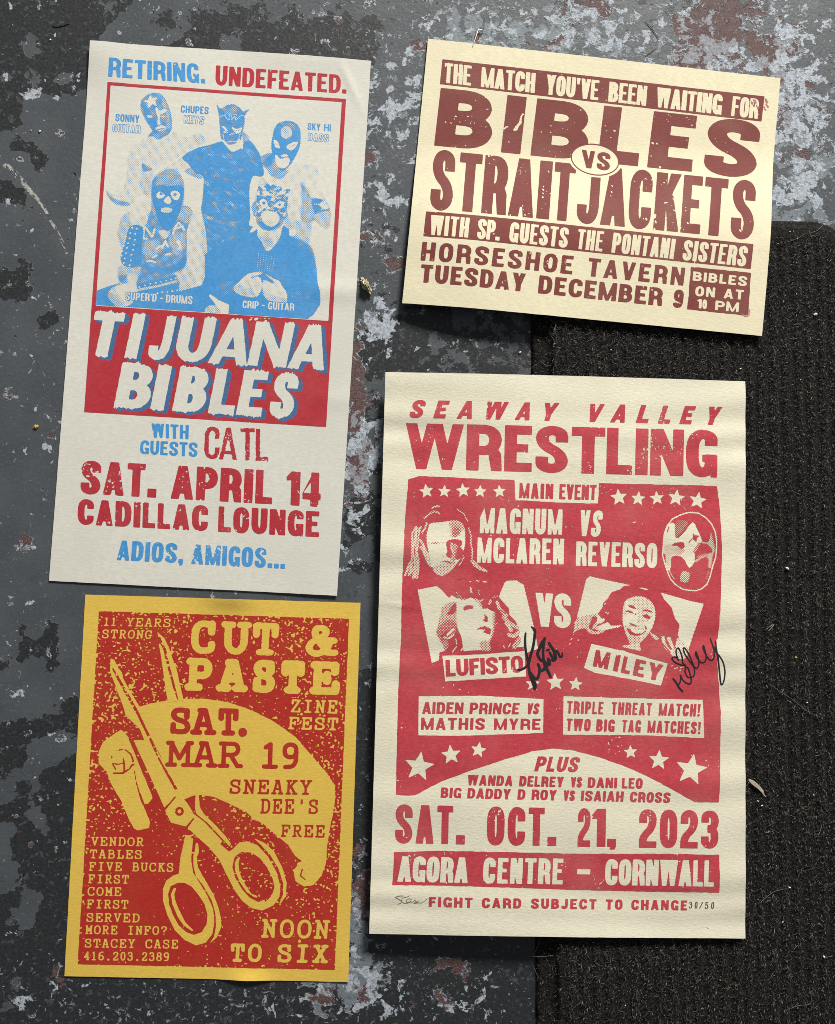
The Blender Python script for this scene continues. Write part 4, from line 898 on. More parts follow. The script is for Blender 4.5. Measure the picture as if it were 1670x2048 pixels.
p('b', .06, [(612, 1440), (680, 1402), (712, 1470), (690, 1500), (640, 1495)]); p('b', .06, [(800, 1480), (860, 1440), (912, 1450), (905, 1510), (850, 1530)]); el('b', .9, 668, 1458, 22, 18); el('b', .8, 862, 1478, 20, 16); ln('b', .9, [(590, 1440), (650, 1380), (730, 1430)], 1.2); ln('b', .9, [(790, 1470), (860, 1410), (930, 1440)], 1.2); ln('b', .9, [(720, 1540), (790, 1560), (850, 1530)], 1.2)
p('d', .08, [(730, 240), (780, 213), (900, 215), (948, 272), (942, 342), (870, 402), (790, 382), (738, 320)]); p('d', .25, [(740, 310), (800, 330), (900, 330), (935, 300), (870, 400), (790, 380)], soft=2); p('d', .88, [(690, 350), (742, 345), (792, 388), (870, 408), (950, 345), (970, 380), (850, 450), (750, 432)])
p('d', .02, [(592, 290), (640, 268), (658, 320), (592, 372)]); p('d', .02, [(578, 462), (650, 380), (682, 380), (662, 440), (602, 472)])
p('d', .0, [(50, 1300), (68, 1270), (180, 1350), (312, 1410), (296, 1540), (218, 1525), (150, 1420)], smooth=0); p('d', .42, [(0, 1455), (60, 1412), (142, 1412), (222, 1530), (0, 1530)], smooth=0)
T.T = np.clip(box(T.T, 1), 0, 1); T.T = .45 * T.T + .55 * (3 * T.T ** 2 - 2 * T.T ** 3); T.T = np.where(T.T > .92, 1., T.T); T.T += .10 * (fbm(U, V, 1.2, 71, 2) - .5) * ((T.T > .1) & (T.T < .9))
f.F = tone_to_field(T.T, f, 1.22, 45, .06, .96)
cl = Fld((f.u0, f.v0, f.u1, f.v1), f.res); A.poly(cl, 'px', [INN[0], INN[1], (INN[2][0], INN[2][1] - 1), (INN[3][0], INN[3][1] - 1)]); f.F = np.maximum(f.F, cl.F + .15)
# captions printed inside the picture
def caption(z, q, txt, style):
    g = Fld((f.u0, f.v0, f.u1, f.v1), f.res); A.line(g, z, q, txt, s=.19 if style != 'outline' else .16, t=.15 if style != 'outline' else .13, gap=.09 if style != 'outline' else .17, rough=.03)
    if style == 'ink': f.F = np.minimum(f.F, g.F); return
    if style == 'outline': f.F = np.maximum(np.minimum(f.F, g.F - .36), -(g.F - .03))
    if style == 'knock':
        k = int(round(.7 / f.res)); sh = np.roll(np.roll(g.F, k, 1), -k, 0); f.F = np.maximum(np.minimum(f.F, np.minimum(sh, g.F - .3)), -g.F)
caption('1', [(219, 451), (348, 460), (346, 500), (217, 490)], 'SONNY', 'ink'); caption('1', [(205, 507), (353, 515), (350, 555), (203, 546)], 'GUITAR', 'outline')
caption('1', [(571, 406), (721, 414), (719, 454), (569, 444)], 'CHUPES', 'ink'); caption('1', [(589, 460), (696, 467), (693, 507), (588, 500)], 'KEYS', 'outline')
caption('1', [(1253, 501), (1380, 509), (1378, 546), (1252, 537)], [('SKY', 1253, 1322), ('HI', 1342, 1379)], 'ink'); caption('1', [(1258, 556), (1367, 563), (1364, 603), (1257, 594)], 'BASS', 'outline')
caption('1', [(275, 1411), (634, 1432), (632, 1477), (272, 1453)], [("SUPER'D", 273, 440), ('-', 458, 474), ('DRUMS', 490, 633)], 'knock')
caption('1', [(904, 1456), (1183, 1472), (1180, 1512), (902, 1497)], [('CRIP', 903, 990), ('-', 1007, 1022), ('GUITAR', 1040, 1181)], 'knock')
pic = A.part('band_picture', f, m_blueA, label='blue halftone picture of five masked musicians')
# ------------------------------------------------------------------ cream landscape poster, half of it lying on the mat
MAT_H = 8.0
def zB0(X, Y): return 1.2 + (MAT_H + 1.6) * sm((X + 40) / 118) * sm((338 - Y) / 88) + 1.2 * sm((X + 15) / 110)
def zB1(u, v): return .10 * np.sin(u / 26 + v / 60) + .08 * np.sin(v / 17 + .6) + .8 * np.exp(-((u + 142) ** 2 + (v + 104) ** 2) / 20 ** 2)
B = Sheet('concert_poster', 'cream landscape poster with maroon block lettering, one end propped on the black mat',
          [(856.2, 77.3), (1561.2, 156.3), (1524, 671.8), (804.4, 606.2)], zB0, zB1, GROUP, (130, 100))
B.paper(m_paperB, .55)
kwb = dict(s=.24, t=.15, gap=.06, rough=.07, ov=.02)
def banner(z, q, words, name, rough=.12, **kw):
    f = B.fld(z, q, .3); B.poly(f, z, q, rough=rough); B.line(f, z, *words, mode='-', **kw); f.blur(); return f
f = banner('3', [(198, 143), (1543, 298), (1530, 403), (187, 247)], ([(207, 157), (1521, 308), (1512, 392), (203, 241)],
    [('THE', 206, 318), ('MATCH', 359, 583), ("YOU'VE", 629, 848), ('BEEN', 889, 1048), ('WAITING', 1089, 1365), ('FOR', 1406, 1518)]), 'b', **kwb)
f.wear(.985, .8, 20, 31); tb = B.part('top_banner', f, m_marB)
g = B.fld('3', [(1480, 300), (1560, 400)], .3); 
for x, y, r in ((1490, 322, 9), (1500, 312, 7), (1547, 310, 7), (1551, 330, 5), (1541, 345, 5), (1510, 335, 6)): g.path(B.q('3', [(x, y), (x + 6, y + 12)]), r / 2.0875 * .3825, '+', .5)
g.edge(1.0, .8, 5); B.part('ink_smear', g, m_smear, tb, INK + .05)
# BIBLES
f = B.fld('3', [(150, 255), (1540, 650)], .35)
B.line(f, '3', [(190, 262), (1530, 409), (1503, 640), (163, 503)], [('B', 163, 396), ('I', 440, 519), ('B', 563, 797), ('L', 842, 1012), ('E', 1050, 1237), ('S', 1284, 1505)], base=True, s=.33, t=.225, gap=0, rough=.10, ov=.035)
BAD = lambda rx, ry: [(835 + rx * math.cos(a) - .11 * ry * math.sin(a) * 0, 562 + ry * math.sin(a) + .11 * rx * math.cos(a)) for a in np.linspace(0, 6.283, 49)[:-1]]
B.poly(f, '3', BAD(101, 66), '-')
for x, y, r in ((252, 381, 7), (210, 404, 5), (233, 408, 5), (650, 420, 6), (610, 445, 5), (878, 420, 5), (915, 440, 8), (882, 440, 4), (900, 468, 5), (1075, 492, 9), (1092, 494, 6), (1068, 545, 5), (1105, 592, 8), (474, 487, 7), (534, 371, 6), (648, 447, 4), (1192, 535, 6)):
    f.path(B.q('3', [(x, y), (x + 3, y + 2)]), r / 2.0875 * .3825, '-', .25)
f.path(B.q('3', [(532, 372), (524, 405), (505, 432), (498, 440)]), np.array([4, 14, 18, 8]) / 2.0875 * .3825, '-', .7); f.path(B.q('3', [(456, 434), (462, 425), (470, 424)]), 2.6 * .3825, '-', .5)
f.blur(); f.wear(.975, .8, 20, 33); B.part('headline_lettering', f, m_marB, label='wide maroon headline lettering')
# the round badge between the names
f = B.fld('3', [(725, 485), (945, 640)], .25); B.poly(f, '3', BAD(101, 66)); B.poly(f, '3', BAD(96.5, 61.5), '-')
B.line(f, '3', [(783, 521), (905, 536), (897, 609), (787, 595)], [('V', 779, 838), ('S', 842, 900)], s=.27, t=.2, rough=.06); f.blur(); B.part('versus_badge', f, m_marB)
# STRAITJACKETS
f = B.fld('3', [(135, 510), (1520, 905)], .35)
B.line(f, '3', [(163, 521), (1510, 655), (1493, 896), (143, 768)], [('S', 143, 236), ('T', 253, 347), ('R', 357, 458), ('A', 468, 573), ('I', 586, 626), ('T', 648, 737), ('J', 752, 842), ('A', 852, 956), ('C', 967, 1060), ('K', 1074, 1180), ('E', 1188, 1270), ('T', 1278, 1376), ('S', 1396, 1493)], base=True, s=.205, t=.165, gap=0, rough=.10, ov=.03)
B.poly(f, '3', BAD(112, 74), '-')
for x, y, r in ((390, 545, 6), (402, 541, 7), (430, 542, 5), (412, 560, 5), (393, 575, 5), (618, 685, 6), (617, 700, 5), (616, 716, 6), (618, 672, 4), (640, 610, 5), (906, 670, 5), (903, 695, 6), (900, 712, 5), (1048, 808, 8), (1036, 806, 5), (1085, 800, 9), (1088, 820, 8), (1082, 848, 7), (1222, 825, 6), (1448, 850, 6), (1440, 856, 8), (1192, 690, 5), (380, 775, 5), (480, 790, 5)):
    f.path(B.q('3', [(x, y), (x + 2, y + 4)]), r / 2.0875 * .3825, '-', .3)
f.path(B.q('3', [(1088, 792), (1083, 806), (1090, 818)]), 2.4 * .3825, '-', .6)
f.blur(); f.wear(.975, .8, 20, 34); B.part('headline_lettering', f, m_marB, label='narrow maroon headline lettering')
f = banner('3', [(130, 778), (1497, 915), (1485, 1019), (118, 882)], ([(148, 792), (1478, 925), (1465, 1009), (140, 876)],
    [('WITH', 147, 307), ('SP.', 343, 437), ('GUESTS', 476, 720), ('THE', 758, 866), ('PONTANI', 904, 1165), ('SISTERS', 1201, 1470)]), 'b', **dict(kwb, s=.2, t=.14)); f.wear(.985, .8, 20, 35)
B.part('guest_banner', f, m_marB)
f = B.fld('3', [(100, 895), (1220, 1100)], .3); B.line(f, '3', [(117, 905), (1213, 1014), (1204, 1089), (108, 983)], [('HORSESHOE', 110, 741), ('TAVERN', 804, 1208)], s=.26, t=.19, gap=.2, rough=.08); f.blur(); f.wear(.955, .8, 15, 36); B.part('venue_lettering', f, m_marB)
f = B.fld('3', [(95, 990), (1220, 1190)], .3); B.line(f, '3', [(110, 999), (1210, 1108), (1202, 1183), (103, 1074)], [('TUESDAY', 107, 541), ('DECEMBER', 597, 1116), ('9', 1163, 1204)], s=.28, t=.2, gap=.13, rough=.08); f.blur(); f.wear(.955, .8, 15, 37); B.part('date_lettering', f, m_marB)
q = [(1236, 1010), (1486, 1035), (1473, 1214), (1220, 1187)]
f = B.fld('3', q, .3); B.poly(f, '3', q, rough=.35)
B.line(f, '3', [(1246, 1028), (1472, 1050), (1468, 1091), (1242, 1067)], 'BIBLES', s=.3, t=.22, gap=.2, mode='-', rough=.07)
B.line(f, '3', [(1256, 1089), (1457, 1106), (1453, 1147), (1252, 1131)], [('ON', 1254, 1336), ('AT', 1373, 1456)], s=.3, t=.22, gap=.2, mode='-', rough=.07)
B.line(f, '3', [(1262, 1143), (1438, 1158), (1434, 1199), (1260, 1182)], [('10', 1262, 1303), ('PM', 1337, 1436)], s=.3, t=.22, gap=.14, mode='-', rough=.07); f.blur(); tpn = B.part('time_panel', f, m_marB)
g = B.fld('3', [(1450, 1180), (1490, 1220)], .3); g.path(B.q('3', [(1452, 1212), (1470, 1216), (1478, 1205), (1479, 1190)]), 1.2, '+', .5); B.part('ink_smear', g, m_smear, tpn, INK + .05)
# ------------------------------------------------------------------ yellow poster with scissors
def zC1(u, v):
    z = .10 * np.sin(u / 34 + v / 70) + .08 * np.sin(v / 40)
    z = z + 2.6 * np.exp(-((u - 29) ** 2 / 15 ** 2 + (v + 144) ** 2 / 9 ** 2)) + 2.0 * np.exp(-((u - 6) ** 2 / 19 ** 2 + (v - 142) ** 2 / 9 ** 2))
    return z + .35 * np.exp(-((u - 103) ** 2 / 14 ** 2 + (v + 130) ** 2 / 20 ** 2))
Cc = Sheet('fair_poster', 'yellow poster printed in speckled red with open scissors and typewriter lettering',
           [(170.6, 1189.2), (721, 1205.7), (696.5, 1964.2), (128.8, 1952.3)], lambda X, Y: .5 + 0 * X, zC1, GROUP)
Cc.paper(m_paperC, .3)
RED = [(222, 107), (1487, 145), (1415, 1922), (115, 1892)]
f = Cc.fld('4', RED, .30); bx = (f.u0, f.v0, f.u1, f.v1)
Cc.poly(f, '4', RED, rough=.25)
# speckles of bare paper
U, V = f.mesh()
den = np.full(f.F.shape, .30)
for x, y, rx, ry, a in ((430, 400, 260, 320, .40), (1000, 250, 520, 260, .34), (300, 620, 160, 300, .42), (260, 1050, 170, 200, .48), (1350, 800, 160, 330, .5), (1400, 1250, 90, 300, .55), (1300, 350, 200, 320, .3), (800, 1400, 150, 220, .25), (1050, 1400, 120, 180, .25),
                        (1300, 1600, 220, 160, .28), (800, 1900, 500, 60, .30), (140, 1500, 40, 500, .45), (1100, 1180, 250, 140, .28), (960, 1120, 200, 60, .3), (560, 1700, 250, 250, -.28), (350, 1450, 250, 300, -.16), (650, 1230, 250, 120, .12), (470, 1650, 180, 220, -.2), (750, 120, 600, 40, .3), (205, 500, 30, 450, .42), (360, 1850, 260, 40, -.3), (640, 1080, 60, 40, -.2)):
    P = Cc.q('4', [(x, y), (x + rx, y), (x, y + ry)]); r1 = np.hypot(*(P[1] - P[0])); r2 = np.hypot(*(P[2] - P[0]))
    den += a * np.exp(-((U - P[0][0]) / r1) ** 2 - ((V - P[0][1]) / r2) ** 2)
wu = U + 1.3 * (vn(U, V, 2.2, 301) - .5); wv = V + 1.3 * (vn(U, V, 2.2, 303) - .5)
sp = .62 * vn(wu, wv, 1.3, 311) + .38 * vn(wu * .8 + wv * .6, wv * .8 - wu * .6, 1.0, 313)
thr = .845 - .215 * np.clip(den, 0, .9)
f.F = np.maximum(f.F, np.clip((sp - thr) * 4.5, -1.2, 1))
KEEP = Fld(bx, .30)            # solid red margins round the yellow shapes, kept free of speckles
def yel(z, pts, rough=.14, smooth=0, keep=1.0):
    Cc.poly(YF, z, pts, '+', rough, smooth=smooth)
def cut(z, pts, wd): YF.path(Cc.q(z, pts), wd, '-', .18)
# --- the pale swoosh behind the scissors
YF = Fld(bx, .30)
yel('4', [(425, 592), (480, 572), (555, 560), (640, 550), (760, 548), (885, 568), (1000, 610), (1100, 660), (1215, 740), (1300, 838), (1372, 920), (1412, 985), (1420, 1045), (1408, 1120), (1392, 1200), (1376, 1290), (1370, 1385), (1348, 1445), (1308, 1490), (1260, 1500), (1215, 1472), (1206, 1420), (1232, 1385), (1248, 1368), (1215, 1345), (1180, 1290), (1100, 1222), (1050, 1180), (1015, 1165), (960, 1118), (890, 1085), (810, 1048), (740, 1036), (700, 1040), (650, 1060), (560, 900)], .3)
yel('j', [(400, -140), (170, 20), (112, 150), (112, 300), (215, 410), (270, 560), (400, 780), (500, 1020), (560, 1130), (610, 1160), (760, 1128), (775, 1050), (700, 880), (690, 825), (745, 820), (805, 745), (790, 690), (640, 330), (560, 130), (480, -60)], .25)
cut('j', [(350, 135), (415, 120)], .9); cut('j', [(450, 125), (520, 175), (550, 240), (555, 310), (500, 375), (420, 425), (300, 425)], [.9, .9, 1.3, 1.9, 1.0, 1.5, .8]); cut('j', [(280, 210), (290, 300), (330, 375)], .9); cut('j', [(425, 230), (440, 290), (440, 400)], [.7, 1.1, 1.6]); cut('j', [(290, 300), (370, 312), (430, 290)], .8)
cut('j', [(572, 395), (590, 520), (625, 650), (660, 750), (690, 830)], [.5, .8, .9, 1.6, 1.6])
cut('k', [(1590, 985), (1570, 1050), (1620, 1090)], [1.1, 1.0, .8])
sw = YF.F.copy()
# --- blades
YF = Fld(bx, .30)
yel('i', [(265, 490), (310, 510), (490, 870), (640, 1120), (900, 1560), (860, 1690), (720, 1600), (640, 1400), (460, 1230), (440, 1150), (330, 850), (258, 660), (258, 605)], .2)
yel('j', [(560, 0), (800, 0), (1100, 620), (1200, 700), (1330, 950), (1460, 1040), (1700, 1300), (1600, 1420), (1260, 1140), (1230, 1110), (1040, 1060), (975, 930), (960, 880), (760, 440), (640, 180)], .12)
yel('i', [(862, 148), (960, 240), (1030, 400), (1120, 660), (1200, 1030), (1000, 1060), (960, 800), (900, 400), (880, 300), (905, 310)], .22)
cut('i', [(270, 590), (330, 690), (480, 960), (620, 1210)], [.8, 1.9, 2.1, 2.1]); cut('i', [(620, 1210), (700, 1380), (840, 1660)], 1.9)
cut('i', [(880, 290), (905, 290)], .6); cut('i', [(890, 240), (960, 380), (1010, 600), (1080, 860), (1132, 1030)], [2.2, 2.0, 1.8, 1.6, .9])
cut('j', [(770, -20), (845, 145)], 1.7); cut('j', [(855, 175), (868, 200)], 1.0); cut('j', [(880, 230), (990, 430), (1095, 625)], [1.0, 1.7, 1.2])
cut('j', [(1095, 730), (1030, 810), (960, 885)], [.9, 1.3, 1.6]); cut('j', [(1330, 1010), (1245, 1120)], [.8, 1.9])
cut('j', [(1180, 690), (1260, 800), (1370, 950), (1480, 1040), (1680, 1250)], [2.6, 1.5, 2.0, 1.9, 2.2]); cut('j', [(1395, 685), (1335, 685), (1325, 800), (1330, 900)], [.7, 1.6, 1.6, 1.2])
ring = lambda cx, cy, r: [(cx + r * math.cos(a), cy + r * math.sin(a)) for a in np.linspace(0, 6.283, 20)]
cut('j', ring(1148, 916, 42), 1.75)
# --- handles
yel('k', [(370, 620), (450, 665), (430, 880), (450, 1020), (520, 1130), (600, 1260), (660, 1400), (672, 1540), (650, 1660), (580, 1750), (480, 1778), (360, 1720), (260, 1620), (180, 1460), (135, 1310), (135, 1190), (170, 1100), (240, 1050), (300, 1030), (320, 850)], .1)
yel('k', [(400, 560), (470, 500), (640, 640), (825, 800), (870, 770), (930, 705), (1010, 690), (1120, 730), (1230, 850), (1320, 1010), (1362, 1160), (1350, 1270), (1290, 1360), (1170, 1415), (1060, 1390), (960, 1310), (880, 1200), (800, 1040), (720, 880), (620, 760)], .1)
for hole in ([(290, 1125), (360, 1125), (430, 1160), (500, 1240), (570, 1350), (600, 1460), (590, 1560), (540, 1640), (460, 1668), (380, 1640), (300, 1570), (240, 1460), (200, 1350), (190, 1240), (215, 1160)],
             [(960, 800), (1060, 810), (1150, 870), (1220, 960), (1280, 1080), (1300, 1170), (1270, 1260), (1210, 1320), (1130, 1325), (1040, 1280), (960, 1190), (890, 1070), (860, 960), (885, 850)]):
    Cc.poly(YF, 'k', hole, '-', .12)
yel('k', [(275, 1175), (245, 1180), (218, 1250), (235, 1350), (290, 1480), (350, 1570), (440, 1630), (455, 1620), (370, 1540), (300, 1400), (262, 1300), (255, 1240)], .15)
yel('k', [(940, 850), (910, 870), (885, 920), (890, 1000), (940, 1120), (1010, 1220), (1090, 1275), (1125, 1280), (1120, 1262), (1060, 1240), (990, 1140), (935, 1020), (925, 920)], .15)
# outer slips of light along the handles
yel('k', [(480, 705), (505, 720), (510, 800), (490, 860), (500, 960), (560, 1070), (660, 1240), (720, 1400), (742, 1510), (745, 1580), (700, 1690), (620, 1765), (670, 1680), (690, 1560), (680, 1430), (640, 1300), (560, 1160), (480, 1060), (455, 960), (455, 850)], .25)
yel('k', [(1075, 655), (1200, 710), (1295, 800), (1380, 960), (1428, 1130), (1420, 1260), (1340, 1375), (1388, 1240), (1390, 1130), (1340, 970), (1250, 830), (1160, 730)], .25)
yel('k', [(480, 190), (510, 195), (520, 330), (560, 400), (700, 540), (790, 640), (845, 715), (830, 745), (770, 680), (600, 500), (480, 400), (468, 340)], .2)
YF.blur(); sc = YF.F.copy()
# red rims between scissors and swoosh
rim = Fld(bx, .30)
for z, L, wd in (('i', [(430, 1260), (520, 1480), (600, 1680)], 3.6), ('j', [(550, -10), (640, 190), (760, 480), (860, 720), (950, 930)], [3.2, 4.4, 4.6, 6, 6]), ('j', [(1030, 1085), (1240, 1140), (1420, 1290), (1700, 1500)], [4, 4.2, 4.4, 4.4])): rim.path(Cc.q(z, L), wd, '+', .35)
yal = np.minimum(np.maximum(sw, -rim.F), sc)
f.F = np.maximum(f.F, -yal)
# --- typewriter lettering
TW = dict(font='s', s=.15, t=.15, rough=.12)
ty = Fld(bx, .30); halo = Fld(bx, .30)
def tw(q, wds, **k):
    Cc.line(ty, '4', q, wds, **dict(TW, **k))
tw([(245, 136), (588, 144), (583, 188), (240, 181)], [('11', 246, 312), ('YEARS', 362, 586)]); tw([(240, 198), (494, 203), (489, 248), (236, 244)], 'STRONG')
big = dict(s=.225, t=.2, rough=.38)
tw([(693, 150), (1437, 178), (1428, 340), (685, 322)], [('C', 688, 815), ('U', 842, 988), ('T', 998, 1130), ('&', 1268, 1430)], **big)
tw([(668, 340), (1443, 362), (1435, 532), (658, 508)], [('P', 660, 800), ('A', 822, 972), ('S', 998, 1116), ('T', 1142, 1262), ('E', 1288, 1442)], **dict(big, s=.25, t=.23))
tw([(1195, 552), (1432, 557), (1427, 626), (1190, 618)], 'ZINE', rough=.2, s=.17, t=.15); tw([(1184, 640), (1434, 645), (1430, 711), (1178, 704)], 'FEST', rough=.2, s=.18, t=.16)
y0 = 1247
for i, (txt, xl, xr) in enumerate((('VENDOR', 183, 449), ('TABLES', 176, 440), ('FIVE BUCKS', 172, 600), ('FIRST', 168, 374), ('COME', 165, 336), ('FIRST', 161, 371), ('SERVED', 158, 428), ('MORE INFO?', 155, 569), ('STACEY CASE', 150, 624), ('416.203.2389', 146, 578))):
    y = (1247, 1311, 1374, 1437, 1500, 1564, 1632, 1694, 1762, 1826)[i]
    tw([(xl + 2, y), (xr + 2, y + (xr - xl) * .012), (xr, y + 46 + (xr - xl) * .012), (xl, y + 46)], [(txt, xl, xr)], s=.165, t=.145, rough=.08)
tw([(1050, 1662), (1390, 1668), (1384, 1766), (1045, 1758)], 'NOON', s=.17, t=.16, rough=.2); tw([(890, 1786), (1386, 1793), (1379, 1888), (885, 1880)], [('TO', 888, 1046), ('SIX', 1124, 1380)], s=.2, t=.18, rough=.22)
ty.blur()
halo.F = ty.F - 1.15
# clear the speckles just round the small lettering, then cut the letters
f.F = np.where((halo.F < 0) & (yal > .1) & (f.F < 3), np.minimum(f.F, np.where(halo.F < -.2, -1., f.F)), f.F)
base = Fld(bx, .30); Cc.poly(base, '4', RED, rough=.25); f.F = np.maximum(f.F, base.F); f.F = np.maximum(np.maximum(f.F, -yal), -ty.F)
f.blur(); fp = Cc.part('printed_panel', f, m_redC)
# --- scissors: bare yellow paper inside the red print
g = Fld(bx, .30); g.F = np.maximum(sc, -f.F - .0); Cc.part('scissors_print', g, m_paperC, fp)
# --- red lettering on the swoosh
def rd(name, items, lab=None):
    f2 = Cc.fld('4', [p for q, _, _ in items for p in q], .28, 4)
    for q, wds, k in items: Cc.line(f2, '4', q, wds, **dict(TW, **k))
    f2.blur(); return Cc.part(name, f2, m_redC)
rd('date_lettering', [([(585, 593), (972, 600), (970, 738), (580, 728)], [('S', 582, 688), ('A', 690, 812), ('T', 826, 928), ('.', 918, 982)], dict(s=.21, t=.19, rough=.16)), ([(575, 762), (1236, 771), (1233, 907), (568, 893)], [('M', 566, 694), ('A', 694, 818), ('R', 826, 948), ('1', 1038, 1138), ('9', 1146, 1234)], dict(s=.17, t=.16, rough=.16))])
rd('venue_lettering', [([(886, 957), (1300, 961), (1295, 1036), (880, 1030)], 'SNEAKY', dict(s=.165, t=.14)), ([(1041, 1055), (1334, 1059), (1330, 1133), (1037, 1130)], "DEE'S", dict(s=.155, t=.13))])
rd('price_lettering', [([(1145, 1186), (1367, 1189), (1363, 1252), (1142, 1248)], 'FREE', dict(s=.16, t=.14, rough=.15))])
# ------------------------------------------------------------------ tall cream wrestling bill lying over the mat
def zD0(X, Y): return 8.7 + 2.4 * sm((X + 40) / 130)
def zD1(u, v):
    e = .45 + .9 * np.abs(u / 140) ** 2
    z = e * (.22 * np.sin(v / 5.1 + 1.7 * np.sin(u / 60 + .5) + 1.6 * np.sin(v / 31) + .8 * np.sin(v / 13.7 + 1)) * (.55 + .9 * vn(u, v, 60, 700)) + .20 * np.sin(v / 8.3 + u / 48 + 1.4 * np.sin(v / 57)))
    z = z + .35 * np.sin(v / 24 + u / 110) + .28 * np.exp(-((v - 33 + .12 * (u + 128)) ** 2) / 2.2 ** 2 - ((u + 122) ** 2) / 14 ** 2) - .3 * np.exp(-((v - 12 - .2 * (u - 100)) ** 2) / 5 ** 2 - ((u - 118) ** 2) / 22 ** 2)
    return z + 1.6 * np.exp(-((u - 40) ** 2 / 60 ** 2 + (v + 213) ** 2 / 12 ** 2)) * .7
D = Sheet('wrestling_poster', 'tall cream poster with red wrestling bill, star rows, halftone portraits and two pen signatures',
          [(771, 744.2), (1490.5, 762.7), (1491, 1877), (738.4, 1867.6)], zD0, zD1, GROUP, (90, 190))
D.paper(m_paperD, .4, (0, 0, 0, .6))
def dline(name, z, q, words, box=None, res=.32, w=.935, lab=None, **kw):
    f = D.fld(z, box or q, res, 3); D.line(f, z, q, words, **dict(dict(s=.25, t=.18, gap=.1, rough=.085), **kw)); f.blur()
    if w: f.wear(w, .8, 12, len(name))
    return D.part(name, f, m_redD, label=lab)
L = [('S', 186, 242), ('E', 290, 341), ('A', 388, 454), ('W', 498, 590), ('A', 635, 700), ('Y', 742, 806), ('V', 937, 1000), ('A', 1044, 1108), ('L', 1155, 1207), ('L', 1250, 1301), ('E', 1343, 1394), ('Y', 1448, 1508)]
dline('headline_lettering', '5', [(207, 150), (1530, 179), (1505, 257), (184, 226)], L, base=True, s=.29, t=.23, lab='slanted red headline lettering')
dline('headline_lettering', '5', [(176, 249), (1512, 280), (1508, 480), (172, 444)], [('W', 173, 420), ('R', 432, 582), ('E', 594, 712), ('S', 727, 866), ('T', 880, 1024), ('L', 1031, 1142), ('I', 1155, 1209), ('N', 1219, 1363), ('G', 1373, 1509)], s=.275, t=.195, w=.935, lab='large red headline lettering')
# ---- the big red panel
f = Fld((-142, -222, 142, 222), .33)
PANEL = zp('5', [(185, 490), (230, 476), (350, 480), (500, 488), (640, 492), (645, 578), (820, 588), (998, 594), (1002, 505), (1100, 508), (1300, 512), (1508, 518), (1520, 620), (1529, 800), (1524, 1000), (1512, 1170)]) + \
    zp('6', [(1505, 0), (1509, 100), (1523, 300), (1521, 500), (1516, 695), (1412, 695), (1350, 660), (1280, 620), (1150, 555), (1000, 500), (880, 470), (800, 465), (720, 475), (600, 510), (450, 560), (330, 605), (250, 645), (212, 665), (133, 664), (135, 500), (143, 200), (154, 0)]) + zp('5', [(157, 1000), (165, 800), (172, 650), (182, 540)])
D.poly(f, 'px', PANEL, rough=.30)
def cutq(z, pts, rough=.22, mode='-', F=None): D.poly(F or f, z, pts, mode, rough, seed=3)
def star(F, z, cx, cy, r, rot=0, mode='-'):
    P = []
    for k in range(10):
        a = math.radians(-90 + 36 * k + rot); q = r * (1.08 if k % 2 == 0 else .47); P.append((cx + q * math.cos(a), cy + q * math.sin(a)))
    g = Fld((F.u0, F.v0, F.u1, F.v1), F.res)
    F.poly(roughen(D.q(z, P), .7, .18, cx), mode)
STARS = [('5', 263, 540, 31, -8), ('5', 340, 541, 28, 4), ('5', 420, 537, 31, -6), ('5', 493, 541, 28, 3), ('5', 576, 541, 28, -4), ('5', 1087, 566, 36, -6), ('5', 1170, 572, 31, 5), ('5', 1250, 570, 31, -5), ('5', 1333, 569, 36, 8), ('5', 1425, 580, 37, 10),
         ('6', 815, 180, 38, -4), ('6', 902, 189, 30, 6), ('6', 718, 188, 31, 2), ('6', 232, 542, 62, 8), ('6', 368, 491, 42, -6), ('6', 486, 471, 34, 10), ('6', 1137, 479, 30, -3), ('6', 1258, 514, 43, 5), ('6', 1397, 555, 66, 10)]
for s_ in STARS: star(f, *s_)
LABELS = {'level': ('g', [(418, 1100), (760, 1090), (1100, 1066), (1470, 1038), (1492, 1365), (1200, 1385), (800, 1410), (450, 1432)]),
          'slanted': ('h', [(268, 745), (600, 820), (1040, 945), (1005, 1060), (970, 1172), (700, 1112), (300, 1040), (192, 992), (230, 870)]),
          'left': ('6', [(230, 240), (500, 238), (765, 252), (763, 398), (600, 404), (400, 410), (228, 408)]), 'right': ('6', [(850, 240), (1200, 250), (1446, 255), (1453, 420), (1200, 408), (848, 405)])}
for z, P in LABELS.values(): cutq(z, P)
DL = dict(s=.25, t=.16, gap=.07, rough=.13, mode='-')
D.line(f, '5', [(496, 611), (846, 617), (843, 727), (492, 720)], [('MAGNUM', 493, 845)], **dict(DL, s=.22)); D.line(f, '5', [(921, 620), (1027, 624), (1005, 736), (918, 732)], [('VS', 918, 1016)], **DL)
D.line(f, '5', [(484, 738), (853, 743), (850, 854), (480, 846)], [('MCLAREN', 481, 852)], **dict(DL, s=.21)); D.line(f, '5', [(906, 754), (1253, 763), (1250, 869), (903, 859)], [('REVERSO', 904, 1252)], **dict(DL, s=.22))
D.line(f, '5', [(732, 975), (884, 980), (881, 1127), (736, 1119)], [('V', 730, 808), ('S', 809, 883)], **dict(DL, s=.25, t=.18))
